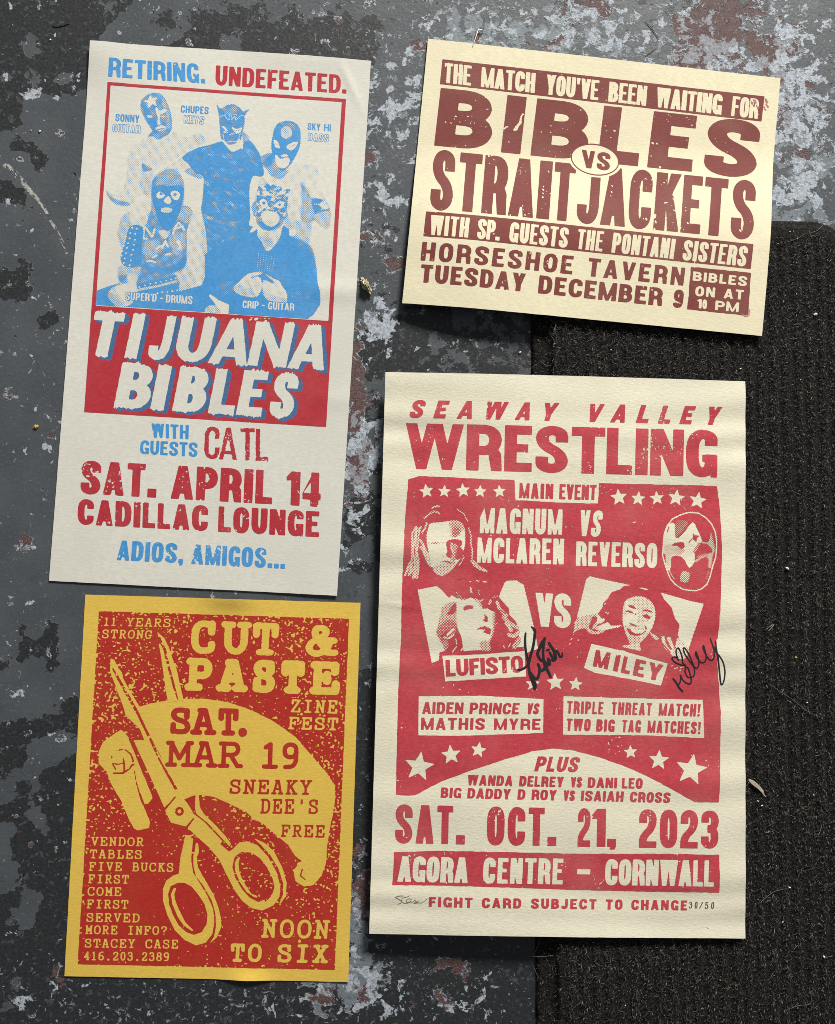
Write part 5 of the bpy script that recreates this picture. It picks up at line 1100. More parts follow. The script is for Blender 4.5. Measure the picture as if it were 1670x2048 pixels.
# picture areas are cut out of the panel and printed as pictures of their own
def pic_area(name, z, outline, paint, pitch=1.5, lab=None, base=1.):
    P = D.q(z, outline); g = Fld((P[:, 0].min() - 1, P[:, 1].min() - 1, P[:, 0].max() + 1, P[:, 1].max() + 1), .2)
    T = Tone(D, g, base); paint(T); T.T = np.clip(box(T.T, 1), 0, 1); T.T = .45 * T.T + .55 * (3 * T.T ** 2 - 2 * T.T ** 3); g.F = tone_to_field(T.T, g, pitch, 45, .10, .93)
    pan = f.F  # limit to the outline and to the panel
    m = Fld((g.u0, g.v0, g.u1, g.v1), .2); m.poly(P); g.F = np.maximum(g.F, m.F); pm = Fld((g.u0, g.v0, g.u1, g.v1), .2); D.poly(pm, 'px', PANEL, rough=.30); g.F = np.maximum(g.F, pm.F)
    for zz, LP in LABELS.values(): D.poly(g, zz, LP, '-', .22, 3)
    f.poly(P, '-'); return name, g, lab
PICS = []
def magnum(T):
    p, ln = T.p, T.ln
    for L, w_, a in (([(310, 540), (260, 640), (250, 800), (240, 950), (260, 1080), (200, 1150), (120, 1330)], 6.5, .55), ([(290, 1100), (270, 1250), (250, 1380)], 4.5, .62), ([(450, 450), (410, 560), (380, 640)], 2.6, .6), ([(340, 740), (400, 860), (350, 880)], 3, .62), ([(380, 880), (450, 1010), (500, 1120), (540, 1190)], 4.2, .5), ([(540, 200), (610, 180), (660, 200)], 2.6, .62), ([(400, 370), (500, 310), (580, 280), (660, 300)], 2.6, .72), ([(960, 220), (1060, 320), (1140, 450)], 1.6, .55), ([(1150, 540), (1175, 660), (1190, 800), (1210, 930), (1190, 1080)], 2.2, .70), ([(1210, 1110), (1260, 1160), (1330, 1210), (1430, 1265)], 4, .6), ([(1050, 1000), (1060, 1050), (1000, 1180)], 2, .7)):
        for o_ in (np.linspace(-.5, .5, 4) if w_ > 3 else (0,)): ln('e', a * .55, [(x + o_ * w_ * 15 + 9 * math.sin(i * 2.1 + o_ * 9), y + 14 * math.cos(i * 1.7 + o_ * 7)) for i, (x, y) in enumerate(L)], min(w_ * .34, 1.4) if w_ > 3 else w_ * .6)
    p('e', .0, [(470, 560), (490, 490), (560, 460), (700, 450), (820, 430), (960, 430), (1050, 490), (1085, 600), (1090, 780), (1070, 900), (1020, 1040), (930, 1170), (820, 1280), (700, 1345), (600, 1300), (540, 1200), (480, 960), (450, 800), (445, 660)])
    p('e', .45, [(820, 440), (1000, 440), (1080, 560), (1040, 600), (980, 680), (860, 700), (840, 560)], soft=3); p('e', .62, [(900, 540), (990, 560), (980, 680), (880, 690)], soft=3)
    p('e', .96, [(770, 800), (840, 745), (960, 740), (1040, 780), (1020, 850), (960, 860), (860, 790), (840, 860), (870, 960), (890, 1010), (840, 1050), (770, 1010), (790, 930)], smooth=4)
    p('e', .5, [(850, 800), (980, 840), (960, 900), (900, 960), (860, 900)], soft=1); p('e', .45, [(890, 960), (960, 900), (1020, 880), (940, 1060), (900, 1200), (840, 1080)], soft=2); p('e', .9, [(960, 870), (1030, 880), (1060, 960), (1010, 1060), (930, 1060)], soft=2)
    p('e', .33, [(540, 1200), (700, 1140), (900, 1140), (820, 1280), (700, 1345), (600, 1300)], soft=3); p('e', .85, [(660, 1120), (740, 1095), (830, 1110), (870, 1150), (800, 1130), (740, 1112)], soft=1)
    p('e', .9, [(520, 810), (560, 795), (610, 780), (640, 800), (590, 815)]); p('e', .35, [(480, 780), (760, 770), (740, 820), (500, 830)], soft=1, a=.6); p('e', .25, [(680, 990), (760, 980), (740, 1030), (690, 1020)], soft=1)
PICS.append(pic_area('man_portrait', 'e', [(60, 130), (1450, 130), (1270, 520), (1270, 900), (1290, 1140), (1500, 1290), (1000, 1420), (60, 1440)], magnum, 1.5))
def mask(T):
    p, ln = T.p, T.ln
    EL = [(900, 240), (1060, 260), (1200, 350), (1310, 470), (1380, 620), (1405, 780), (1405, 950), (1390, 1120), (1330, 1300), (1280, 1500), (1220, 1650), (1120, 1740), (1000, 1780), (860, 1770), (740, 1750), (600, 1660), (500, 1550), (440, 1400), (390, 1250), (345, 1080), (360, 880), (380, 660), (440, 500), (540, 370), (700, 290), (800, 255)]
    p('f', .02, [(545, 440), (600, 500), (590, 600), (600, 700), (650, 745), (780, 620), (940, 430), (1010, 540), (1080, 680), (1120, 800), (1060, 880), (980, 1000), (980, 1200), (870, 1340), (780, 1180), (680, 1100), (560, 1100), (510, 1150), (510, 1280), (480, 1400), (420, 1300), (400, 1050), (370, 1060), (365, 850), (380, 640), (450, 500)], smooth=2)
    p('f', .38, [(370, 800), (560, 880), (780, 960), (700, 1080), (520, 1100), (490, 1380), (420, 1260), (400, 1060), (370, 1000)], soft=3); p('f', .15, [(380, 660), (450, 520), (520, 700), (500, 860), (380, 860)], soft=2)
    p('f', .97, [(540, 870), (600, 840), (740, 830), (780, 900), (760, 945), (700, 950), (630, 900), (550, 895)], smooth=3); p('f', .96, [(950, 640), (970, 690), (1080, 700), (1020, 745), (1010, 830), (960, 780), (930, 770)], smooth=0); ln('f', .8, [(870, 830), (915, 770)], .9); ln('f', .75, [(440, 620), (470, 530)], 1.0)
    p('f', .70, [(600, 420), (700, 380), (860, 440), (640, 720), (590, 640)], soft=2)
    p('f', .42, [(1290, 620), (1340, 780), (1380, 960), (1340, 1100), (1300, 1320), (1240, 1320), (1240, 1160), (1200, 1130), (1300, 1040), (1310, 960), (1220, 850), (1270, 760)], soft=1); ln('f', .45, [(1120, 830), (1220, 850)], 1.6); ln('f', .5, [(970, 1010), (1060, 860)], 2.2); ln('f', .45, [(1000, 1200), (1100, 1130), (1300, 1050)], 2.0); ln('f', .5, [(1050, 1110), (1200, 1060)], 1.6)
    p('f', .38, [(760, 1390), (860, 1420), (880, 1480), (840, 1600), (760, 1620), (690, 1570), (700, 1460)], soft=1); ln('f', .3, [(480, 1390), (530, 1480), (580, 1560)], .8); ln('f', .6, [(1250, 1400), (1210, 1540)], 1.6)
    for i in range(0, len(EL)): ln('f', 0, [EL[i], EL[(i + 1) % len(EL)]], 1.0)
PICS.append(pic_area('masked_head_portrait', 'f', [(300, 225), (1425, 225), (1425, 1800), (300, 1800)], mask, 1.12))
def woman1(T):
    p, ln = T.p, T.ln
    p('g', 0, [(98, 250), (340, 205), (400, 245), (500, 355), (540, 320), (600, 360), (720, 375), (780, 350), (830, 370), (900, 420), (930, 500), (990, 490), (1095, 545), (1080, 640), (1060, 800), (1030, 880), (1000, 1020), (690, 1042), (660, 860), (590, 700), (600, 500), (590, 400), (500, 500), (380, 620), (345, 800), (430, 960), (440, 1040), (380, 1060), (370, 1160), (280, 1195)], smooth=0)
    p('g', 0, [(1215, 160), (1250, 135), (1370, 132), (1462, 190), (1520, 430), (1600, 760), (1645, 1010), (1470, 1075), (1460, 985), (1310, 995), (1400, 900), (1395, 740), (1345, 640), (1280, 580), (1270, 490), (1140, 345)], smooth=0)
    p('g', .42, [(420, 470), (590, 400), (600, 600), (600, 720), (480, 780), (350, 830), (380, 620)], soft=2); p('g', .9, [(560, 440), (590, 440), (580, 540), (480, 570)], soft=1)
    p('g', .62, [(350, 760), (480, 640), (600, 690), (580, 820), (480, 900), (430, 960), (350, 840)], soft=2); p('g', 1, [(400, 830), (500, 770), (460, 850), (420, 860)]); p('g', .5, [(430, 920), (490, 920), (490, 990), (440, 1050)], soft=1)
    for L, w_ in (([(545, 1050), (600, 985)], .9), ([(480, 830), (560, 760)], 1.2), ([(440, 860), (500, 880), (560, 830)], 1.0), ([(590, 880), (600, 960)], .7), ([(660, 1030), (680, 1000)], 1.2)): ln('g', .1, L, w_)
    p('g', .97, [(685, 480), (720, 455), (800, 455), (815, 490), (760, 500), (700, 518)], smooth=2); p('g', .9, [(955, 565), (1000, 600), (1000, 670), (965, 660), (930, 650), (960, 620)], smooth=0); p('g', .96, [(850, 765), (900, 735), (965, 720), (1045, 760), (1030, 830), (930, 795), (975, 765), (900, 760)], smooth=0)
    p('g', .45, [(1060, 560), (1095, 545), (1080, 800), (1000, 960), (1060, 760)], soft=1); p('g', .42, [(890, 930), (1000, 900), (1040, 1030), (920, 1030)], soft=2); p('g', .3, [(820, 380), (900, 400), (940, 500), (900, 480)], soft=2)
    for L, w_, a in (([(600, 290), (640, 350), (690, 370)], 2.2, .62), ([(780, 230), (790, 290)], 1.4, .2), ([(770, 145), (785, 150)], .9, .1), ([(850, 135), (885, 140)], 1., .2), ([(945, 145), (975, 152)], 1.2, .1), ([(880, 260), (890, 330)], 1.0, .5), ([(850, 370), (890, 400), (945, 380)], 1.4, .4), ([(1040, 390), (1020, 430)], 2., .35), ([(1060, 350), (1120, 330)], 1.8, .6), ([(1120, 410), (1150, 500), (1240, 585)], 2.6, .3), ([(1150, 510), (1230, 560)], .8, .9), ([(1200, 600), (1280, 680), (1380, 740)], 3.0, .4), ([(1240, 680), (1300, 770)], 3., .3), ([(1270, 830), (1340, 850), (1390, 800)], 3, .35), ([(1340, 980), (1400, 900)], 4., .45), ([(1200, 970), (1215, 995)], .9, .1), ([(1265, 985), (1290, 945)], .9, .1), ([(1080, 700), (1120, 690)], 1.2, .6)): ln('g', a, L, w_)
PICS.append(pic_area('woman_portrait', 'g', [(80, 225), (350, 180), (720, 100), (1180, 100), (1400, 110), (1490, 180), (1560, 440), (1665, 1010), (1480, 1095), (1300, 1100), (420, 1110), (400, 1200), (260, 1215)], woman1, 1.45, 'halftone portrait of a woman with loose hair'))
def woman2(T):
    p, ln = T.p, T.ln
    p('h', 0, [(215, 90), (250, 60), (350, 85), (665, 152), (590, 165), (560, 195), (470, 225), (430, 290), (385, 330), (380, 380), (330, 440), (120, 482)], smooth=0)
    p('h', 0, [(968, 225), (1280, 315), (1405, 340), (1255, 790), (1200, 760), (1140, 660), (1160, 560), (1110, 480), (1080, 380), (1000, 290)], smooth=0); p('h', 0, [(750, 178), (800, 180), (850, 198), (800, 198)], smooth=2)
    p('h', .35, [(120, 490), (320, 440), (365, 480), (405, 490), (400, 530), (440, 525), (470, 560), (575, 555), (550, 580), (420, 605), (380, 630), (330, 650), (250, 640), (200, 590), (110, 620), (85, 660), (90, 600)], smooth=3); p('h', .03, [(330, 450), (360, 490), (405, 500), (370, 530), (440, 530), (470, 565), (570, 560), (420, 605), (350, 600), (330, 540)], smooth=3); p('h', .95, [(280, 470), (330, 480), (310, 530), (270, 590), (340, 610), (300, 620), (240, 580), (260, 530)], smooth=2); ln('h', .95, [(330, 560), (420, 520)], 1.2)
    p('h', .24, [(600, 330), (650, 285), (740, 262), (820, 280), (890, 340), (915, 420), (910, 500), (880, 590), (840, 650), (800, 700), (760, 740), (765, 815), (700, 805), (590, 780), (600, 760), (660, 750), (620, 660), (595, 580), (580, 480)], smooth=4)
    p('h', .06, [(620, 320), (680, 310), (640, 340), (720, 400), (740, 480), (720, 530), (760, 560), (860, 500), (905, 430), (900, 520), (840, 640), (780, 560), (700, 540), (600, 560), (590, 480), (640, 440), (610, 400)], soft=1, a=.75)
    for q in ([(640, 360), (680, 355), (720, 395), (660, 378)], [(608, 414), (655, 408), (698, 440), (645, 428)], [(780, 410), (830, 398), (885, 425), (830, 418)], [(785, 460), (830, 450), (870, 485), (830, 490)], [(706, 440), (724, 446), (716, 462)], [(650, 535), (690, 545), (740, 575), (680, 560)], [(625, 590), (660, 600), (700, 640), (780, 640), (830, 590), (800, 560), (820, 620), (740, 665), (660, 650)], [(690, 640), (760, 652), (720, 658)]): p('h', .97, q, smooth=2)
    ln('h', .02, [(682, 608), (725, 622), (780, 620)], 2.0); p('h', .38, [(640, 660), (760, 680), (740, 740), (660, 750)], soft=1)
    p('h', .3, [(860, 625), (890, 640), (950, 690), (920, 708), (870, 660)]); p('h', .22, [(975, 675), (1010, 672), (1020, 740), (1060, 790), (1030, 690), (1070, 680), (1110, 780), (1130, 700), (1160, 690), (1250, 780), (1240, 860), (1200, 900), (1120, 890), (1060, 840), (1000, 780)], smooth=2)
    for L in ([(1020, 690), (1075, 800)], [(1080, 690), (1115, 790)], [(985, 740), (1060, 830)]): ln('h', .95, L, 1.0)
    for x, y in ((400, 345), (410, 430), (430, 440), (60, 700), (130, 710), (45, 750), (1080, 970), (1130, 990), (1160, 1020), (1190, 980), (1110, 1000), (1170, 990)): ln('h', .1, [(x, y), (x + 10, y - 6)], .9)
PICS.append(pic_area('woman_portrait', 'h', [(200, 40), (680, 130), (980, 200), (1425, 320), (1290, 800), (1290, 1020), (1060, 1020), (1045, 935), (770, 850), (600, 815), (265, 735), (30, 780), (30, 640), (130, 400)], woman2, 1.4, 'halftone portrait of a smiling woman between her raised hands'))
f.blur(); f.wear(.98, .7, 14, 41)
pn = D.part('bill_panel', f, m_redD)
for nm, g, lab in PICS: D.part(nm, g, m_redD, pn, label=lab)
# stars: bare paper inside the panel
fs = Fld((f.u0, f.v0, f.u1, f.v1), .33)
for i, s_ in enumerate(STARS):
    P = D.q(s_[0], [(s_[1] - s_[3] * 1.3, s_[2] - s_[3] * 1.3), (s_[1] + s_[3] * 1.3, s_[2] + s_[3] * 1.3)])
    g = Fld((P[:, 0].min(), P[:, 1].min(), P[:, 0].max(), P[:, 1].max()), .33)
    star(g, *s_, mode='+'); g.blur(); D.part('star', g, m_paperD, pn, .03)
# red lettering on pale labels
dline('event_lettering', '5', [(662, 505), (993, 514), (990, 579), (660, 570)], [('MAIN', 661, 806), ('EVENT', 832, 991)], s=.24, t=.17)
dline('name_lettering', 'g', [(455, 1156), (1448, 1098), (1456, 1312), (464, 1370)], [('LUFISTO', 458, 1452)], s=.27, t=.2, gap=.05, lab='level red name lettering')
dline('name_lettering', 'h', [(318, 806), (998, 962), (962, 1128), (285, 974)], [('M', 296, 448), ('I', 500, 554), ('L', 580, 668), ('E', 700, 810), ('Y', 840, 982)], s=.30, t=.2, lab='slanted red name lettering')
dline('fight_lettering', '6', [(245, 265), (757, 271), (749, 318), (243, 316)], [('AIDEN', 245, 421), ('PRINCE', 448, 661), ('VS', 694, 746)], s=.27, t=.19, w=0)
dline('fight_lettering', '6', [(240, 332), (752, 337), (750, 384), (238, 384)], [('MATHIS', 240, 513), ('MYRE', 552, 752)], s=.28, t=.2, gap=.17, w=0)
dline('fight_lettering', '6', [(865, 261), (1438, 275), (1433, 328), (862, 315)], [('TRIPLE', 865, 1021), ('THREAT', 1055, 1228), ('MATCH!', 1258, 1436)], s=.24, t=.16, w=0)
dline('fight_lettering', '6', [(864, 336), (1440, 350), (1436, 403), (860, 388)], [('TWO', 862, 966), ('BIG', 990, 1069), ('TAG', 1100, 1181), ('MATCHES!', 1210, 1438)], s=.24, t=.16, w=0)
dline('fight_lettering', '6', [(740, 498), (925, 502), (908, 566), (724, 562)], 'PLUS', s=.27, t=.2, w=0)
dline('fight_lettering', '6', [(441, 577), (1190, 592), (1188, 637), (436, 622)], [('WANDA', 439, 632), ('DELREY', 660, 850), ('VS', 880, 928), ('DANI', 953, 1079), ('LEO', 1100, 1189)], s=.29, t=.2, w=0)
dline('fight_lettering', '6', [(327, 631), (1310, 653), (1306, 698), (323, 675)], [('BIG', 325, 412), ('DADDY', 438, 622), ('D', 652, 685), ('ROY', 712, 818), ('VS', 848, 897), ('ISAIAH', 923, 1106), ('CROSS', 1133, 1308)], s=.29, t=.2, w=0)
dline('date_lettering', '6', [(130, 704), (1515, 732), (1512, 892), (127, 869)], [('SAT.', 130, 426), ('OCT.', 519, 816), ('21,', 907, 1072), ('2023', 1170, 1514)], s=.24, t=.17, gap=.085, w=.94)
f = D.fld('6', [(110, 895), (1525, 1090)], .32); D.poly(f, '6', [(124, 908), (300, 902), (500, 906), (900, 915), (1300, 915), (1517, 920), (1519, 1000), (1518, 1082), (1300, 1079), (900, 1070), (500, 1056), (250, 1050), (117, 1050), (122, 980)], rough=.3)
D.line(f, '6', [(146, 925), (1497, 943), (1493, 1056), (140, 1034)], [('AGORA', 141, 440), ('CENTRE', 503, 845), ('-', 905, 961), ('CORNWALL', 1025, 1495)], s=.25, t=.165, gap=.085, rough=.13, mode='-'); f.blur(); f.wear(.955, .7, 14, 44)
D.part('venue_banner', f, m_redD)
dline('notice_lettering', '6', [(273, 1100), (1382, 1115), (1380, 1158), (272, 1143)], [('FIGHT', 273, 459), ('CARD', 498, 667), ('SUBJECT', 708, 989), ('TO', 1028, 1101), ('CHANGE', 1138, 1380)], s=.31, t=.22, gap=.22, w=0)
f = D.fld('6', [(1380, 1110), (1520, 1160)], .22); D.line(f, '6', [(1387, 1120), (1516, 1123), (1514, 1152), (1385, 1149)], [('3', 1387, 1402), ('0', 1411, 1425), ('/', 1431, 1448), ('5', 1455, 1471), ('0', 1481, 1496)], font='s', s=.16, t=.11, rough=.02); D.part('edition_number', f, m_stamp)
# pen strokes
def pen(name, z, strokes, mat, lab):
    P = D.q(z, [p for s_, _ in strokes for p in s_]); g = Fld((P[:, 0].min() - 2, P[:, 1].min() - 2, P[:, 0].max() + 2, P[:, 1].max() + 2), .2); k = .3825 / ZM[z][2]
    for s_, w_ in strokes:
        w_ = np.broadcast_to(np.asarray(w_, float), (len(s_),)); c = catmull(D.q(z, s_), 6); ww = np.interp(np.linspace(0, len(s_) - 1, len(c)), range(len(s_)), w_) * k
        g.path(c, ww, '+', .03)
    return D.part(name, g, mat, off=INK + .09, label=lab)
pen('signature', 'l', [([(440, 175), (520, 250), (545, 350), (500, 700), (430, 950), (370, 1180), (280, 1290), (180, 1350), (80, 1360)], [20, 75, 75, 75, 75, 80, 65, 55, 50]), ([(290, 360), (275, 560), (290, 800), (330, 1000), (365, 1200), (400, 1450), (470, 1620), (530, 1750), (540, 1870)], [50, 65, 65, 65, 70, 80, 110, 130, 90]),
    ([(430, 1440), (530, 1580), (600, 1600), (650, 1500), (670, 1320), (630, 1210)], [60, 70, 75, 75, 75, 75]), ([(700, 1400), (780, 1350), (830, 1280), (800, 1130), (700, 1090), (620, 950), (640, 840), (750, 620), (820, 500)], [60, 90, 100, 90, 80, 80, 80, 110, 60]), ([(810, 500), (770, 800), (780, 1100), (830, 1250), (900, 1400), (970, 1550)], [70, 70, 75, 100, 80, 70]), ([(850, 1240), (950, 1200), (930, 1080), (900, 1060), (900, 1200)], [80, 80, 60, 50, 70]),
    ([(870, 830), (930, 810)], [50, 60]), ([(930, 630), (1010, 760), (1080, 880), (1110, 1050), (1050, 1110), (1000, 1080)], [70, 75, 80, 80, 60, 50]), ([(950, 890), (1010, 1000), (1090, 1060)], [60, 70, 70]), ([(1060, 930), (1130, 850), (1180, 900), (1230, 1000), (1285, 990), (1290, 900)], [60, 65, 65, 60, 55, 40])], m_marker, 'thick black marker signature')
pen('signature', 'm', [([(195, 1165), (260, 1250), (340, 1380), (420, 1465)], [45, 45, 48, 42]), ([(300, 1300), (350, 1270), (375, 1150), (365, 1080), (430, 1200), (520, 1270), (600, 1280), (625, 1200), (590, 1030), (540, 900), (490, 900), (480, 1000), (530, 1110), (600, 1130), (680, 1100), (705, 1000), (680, 850), (560, 560), (470, 430), (440, 460), (480, 580), (620, 790), (740, 910), (800, 850), (805, 720), (760, 560), (735, 520), (730, 580), (790, 700), (880, 780), (960, 740), (980, 620), (940, 430), (915, 370), (905, 430), (960, 560), (1040, 690), (1120, 720), (1170, 640), (1160, 450), (1080, 210)], 34), ([(1205, 260), (1230, 480), (1270, 700), (1300, 1000), (1320, 1200), (1345, 1300), (1400, 1230), (1430, 1000), (1390, 780), (1300, 620), (1225, 540), (1170, 400)], [24, 40, 40, 38, 38, 34, 34, 34, 32, 32, 36, 30]),
    ([(320, 715), (290, 670), (220, 640), (165, 690), (240, 770), (350, 820), (490, 850), (420, 780), (410, 650), (360, 500), (310, 430), (265, 480), (275, 600), (300, 650)], 34)], m_marker, 'looping black pen signature with a heart')
pen('signature', 'n', [([(440, 355), (300, 365), (180, 408), (280, 460), (385, 540), (350, 605), (260, 628)], 16), ([(655, 345), (600, 385), (420, 430), (385, 520), (480, 605), (600, 590), (700, 520), (700, 460), (600, 460), (540, 520), (600, 580), (740, 570), (830, 510), (900, 570), (960, 520), (900, 560), (790, 605), (960, 590), (1060, 590), (1170, 520), (1250, 450)], 14)], m_pencil, 'faint pencil signature')
# ------------------------------------------------------------------ the black mat
mtl = floor_mm([(1064, 431)], MAT_H)[0]; mtr = floor_mm([(1704, 436)], MAT_H)[0]
ML, MR, MT, MB = mtl[0], mtr[0], (mtl[1] + mtr[1]) / 2, -560.
MRAD = 30.
def mat_sd(X, Y):
    cx, cy = (ML + MR) / 2, (MT + MB) / 2; hx, hy = (MR - ML) / 2 - MRAD, (MT - MB) / 2 - MRAD
    dx = np.abs(X - cx) - hx; dy = np.abs(Y - cy) - hy
    return -(np.hypot(np.maximum(dx, 0), np.maximum(dy, 0)) + np.minimum(np.maximum(dx, dy), 0) - MRAD)
RIB = 9.6
def mat_z(X, Y):
    d = mat_sd(X, Y) + 2.4 * (fbm(X, Y, 6, 500, 3) - .5)
    brd = 13 * sm((X - ML < 30) * 1.) + 4
    return 3.2 * sm(d / 1.6) + (MAT_H - 4.4) * sm((d - brd * .8) / 4) + sm((d - 8) / 6) * (1.0 * (.65 + .7 * fbm(X, Y, 70, 530, 2)) * (1 - np.abs(np.sin(X * math.pi / RIB + .5 * (fbm(X, Y, 40, 540, 2) - .5))) ** 3) + .8 * fbm(X, Y, 2.6, 510, 3))
mat_root = thing('floor_mat', 'black ribbed carpet mat with fuzzy pile under the corner of two posters', 'mat', ((ML + MR) / 2000, MT / 1000 - .2, 0))
o0 = np.array([(ML + MR) / 2, MT - 200])
xs = np.arange(ML - 3, MR + 3, 1.3); ys = np.concatenate([np.arange(MT + 3, -420, -1.3), np.arange(-420, MB - 3, -2.5)])[::-1]
X, Y = np.meshgrid(xs, ys); d = mat_sd(X, Y); Z = np.where(d > 0, mat_z(X, Y), .0)
keep = d > -1.4; iq = np.arange(X.size).reshape(X.shape)
kq = keep[:-1, :-1] & keep[:-1, 1:] & keep[1:, 1:] & keep[1:, :-1]
Fq = np.stack([iq[:-1, :-1], iq[:-1, 1:], iq[1:, 1:], iq[1:, :-1]], -1)[kq]
used = np.zeros(X.size, bool); used[Fq.ravel()] = True; rm = np.cumsum(used) - 1
Vm = np.column_stack([X.ravel() - o0[0], Y.ravel() - o0[1], Z.ravel() + .02])[used] / 1000
t = NT('black_felt'); nn = t.noise(700, 4, .7)
t.bump(nn, .9, .0012); m_felt = t.done(t.mix(t.ramp(nn, .35, .75), (.0072, .0064, .0058), (.031, .028, .0255)), .95, .1)
new_mesh('backing', Vm, [rm[Fq]], m_felt, mat_root)
def fibres(n, seed, ln, wd, zlift):
    r = np.random.default_rng(seed)
    x = r.uniform(ML + .5, MR - .5, n); y = r.uniform(-470, MT - .5, n)
    d = mat_sd(x, y); ok = (d > 1.0) & (r.random(n) < .35 + .65 * sm((d - 8 - 10 * (x - ML < 30)) / 10))
    for S in (B, D):
        P = S.w2l(np.stack([x, y], 1)); lo = S.c.min(0) + 14; hi = S.c.max(0) - 14
        ok &= ~((P[:, 0] > lo[0]) & (P[:, 0] < hi[0]) & (P[:, 1] > lo[1]) & (P[:, 1] < hi[1]))
    x, y = x[ok], y[ok]; n = len(x)
    a = r.uniform(0, 2 * math.pi, n); k = r.normal(0, 1.1, n); L = ln * r.uniform(.45, 1.4, n); w_ = wd * r.uniform(.6, 1.3, n) / 2
    # ribs part the pile: fibres in the furrows are shorter and lower
    rib = np.abs(np.sin(x * math.pi / RIB + .5 * (fbm(x, y, 40, 540, 2) - .5))) ** 3 * np.clip(1.7 * fbm(x, y, 70, 530, 2) - .15, 0, 1)
    z0 = mat_z(x, y) - .25; hgt = zlift * r.uniform(.2, 1.3, n) * (1 - .75 * rib); L = L * (1 - .5 * rib)
    S_ = 4; P = np.zeros((n, S_ + 1, 3)); ang = a.copy(); px, py = x.copy(), y.copy()
    T = np.zeros((n, S_ + 1, 2))
    for i in range(S_ + 1):
        u = i / S_; P[:, i] = np.stack([px, py, z0 + hgt * np.sin(u * math.pi * .62) + .1], 1); T[:, i] = np.stack([-np.sin(ang), np.cos(ang)], 1)
        px = px + np.cos(ang) * L / S_; py = py + np.sin(ang) * L / S_; ang = ang + k / S_ * 1.6
    taper = np.array([1, 1, .9, .7, .3]); off = T * (w_[:, None] * taper)[:, :, None]
    A_ = P.copy(); A_[:, :, :2] += off; B_ = P.copy(); B_[:, :, :2] -= off; A_[:, :, 2] += (w_ * .5)[:, None]
    Vv = np.stack([A_, B_], 2).reshape(-1, 3)
    b = (np.arange(n) * (S_ + 1) * 2)[:, None] + (np.arange(S_) * 2)[None]
    Q = np.stack([b, b + 1, b + 3, b + 2], -1).reshape(-1, 4)
    tone = np.repeat(np.clip(r.gamma(.8, .22, n), 0, 1), (S_ + 1) * 2)
    return Vv, Q, tone
v1, q1, t1 = fibres(170000, 5, 2.4, .28, 1.6); v2, q2, t2 = fibres(9000, 6, 4.6, .20, 2.2)
Vv = np.concatenate([v1, v2]); Q = np.concatenate([q1, q2 + len(v1)]); tn = np.concatenate([t1, np.clip(t2 * 1.5, 0, 1)])
Vv[:, 0] -= o0[0]; Vv[:, 1] -= o0[1]
t = NT('pile_fibre'); m_pile = t.done(t.mix(t.attr('tone'), (.0118, .0106, .0096), (.25, .235, .215)), .75, .25)
pile = new_mesh('pile', Vv / 1000, [Q], m_pile, mat_root); pile['kind'] = 'stuff'; put_attr(pile, 'tone', tn)
# ------------------------------------------------------------------ small things lying about
def tube(name, P, rad, mat, label, cat, group=None, sides=5, n=6):
    """a thread or wire along P (world mm)"""
    P = np.asarray(P, float); c = catmull(P, n) if n else P
    o = c.mean(0).copy(); o[2] = c[:, 2].min() - rad
    T = np.gradient(c, axis=0); T /= np.linalg.norm(T, axis=1)[:, None] + 1e-9
    up = np.array([0, 0, 1.]); S_ = np.cross(T, up); S_ /= np.linalg.norm(S_, axis=1)[:, None] + 1e-6; N = np.cross(S_, T)
    an = np.arange(sides) * 2 * math.pi / sides
    R_ = rad * np.minimum(1, .35 + np.minimum(np.arange(len(c)), np.arange(len(c))[::-1]) * .5)
    Vv = (c[:, None] + (S_[:, None] * np.cos(an)[None, :, None] + N[:, None] * np.sin(an)[None, :, None]) * R_[:, None, None]).reshape(-1, 3) - o
    i = np.arange(len(c) * sides).reshape(-1, sides); j = np.roll(i, -1, 1)
    Q = np.stack([i[:-1], j[:-1], j[1:], i[1:]], -1).reshape(-1, 4)
    ob = new_mesh(name, Vv / 1000, [Q, i[:1, ::-1], i[-1:]], mat); ob.location = o / 1000
    tag(ob, label, cat, group); return ob
def onto(pts, z, zz=None):
    """photo pixels -> world mm resting on the mat or the floor"""
    P = floor_mm(pts, z); Z = np.where(mat_sd(P[:, 0], P[:, 1]) > 1, mat_z(P[:, 0], P[:, 1]) + .9, .25)
    return np.column_stack([P, Z + (0 if zz is None else zz)])
ZM['w'] = (1030, 600, 9.823); ZM['x'] = (1480, 400, 8.79); ZM['y'] = (1450, 900, 1.782); ZM['z'] = (1080, 400, 2.83); ZM['A'] = (900, 40, 13.92); ZM['B'] = (1480, 1500, 13.65)
t = NT('grey_lint'); m_lint = t.done((.23, .22, .215), .9, .1)
t = NT('dark_hair'); m_hair = t.done((.012, .011, .010), .6, .3)
t = NT('straw'); m_straw = t.done((.10, .095, .085), .8, .2)
t = NT('white_grit'); nn = t.noise(900, 3); t.bump(nn, .6, .0003); m_grit = t.done(t.mix(nn, (.55, .55, .53), (.75, .74, .70)), .8, .3)
t = NT('yellow_crumb'); m_yc = t.done((.52, .30, .05), .7, .3)
t = NT('splinter_wood'); nn = t.noise(500, 4); m_wood = t.done(t.mix(nn, (.30, .245, .19), (.50, .43, .35)), .8, .2)
t = NT('bright_steel'); t.b.inputs['Metallic'].default_value = .75; m_steel = t.done((.85, .85, .85), .5, .8)
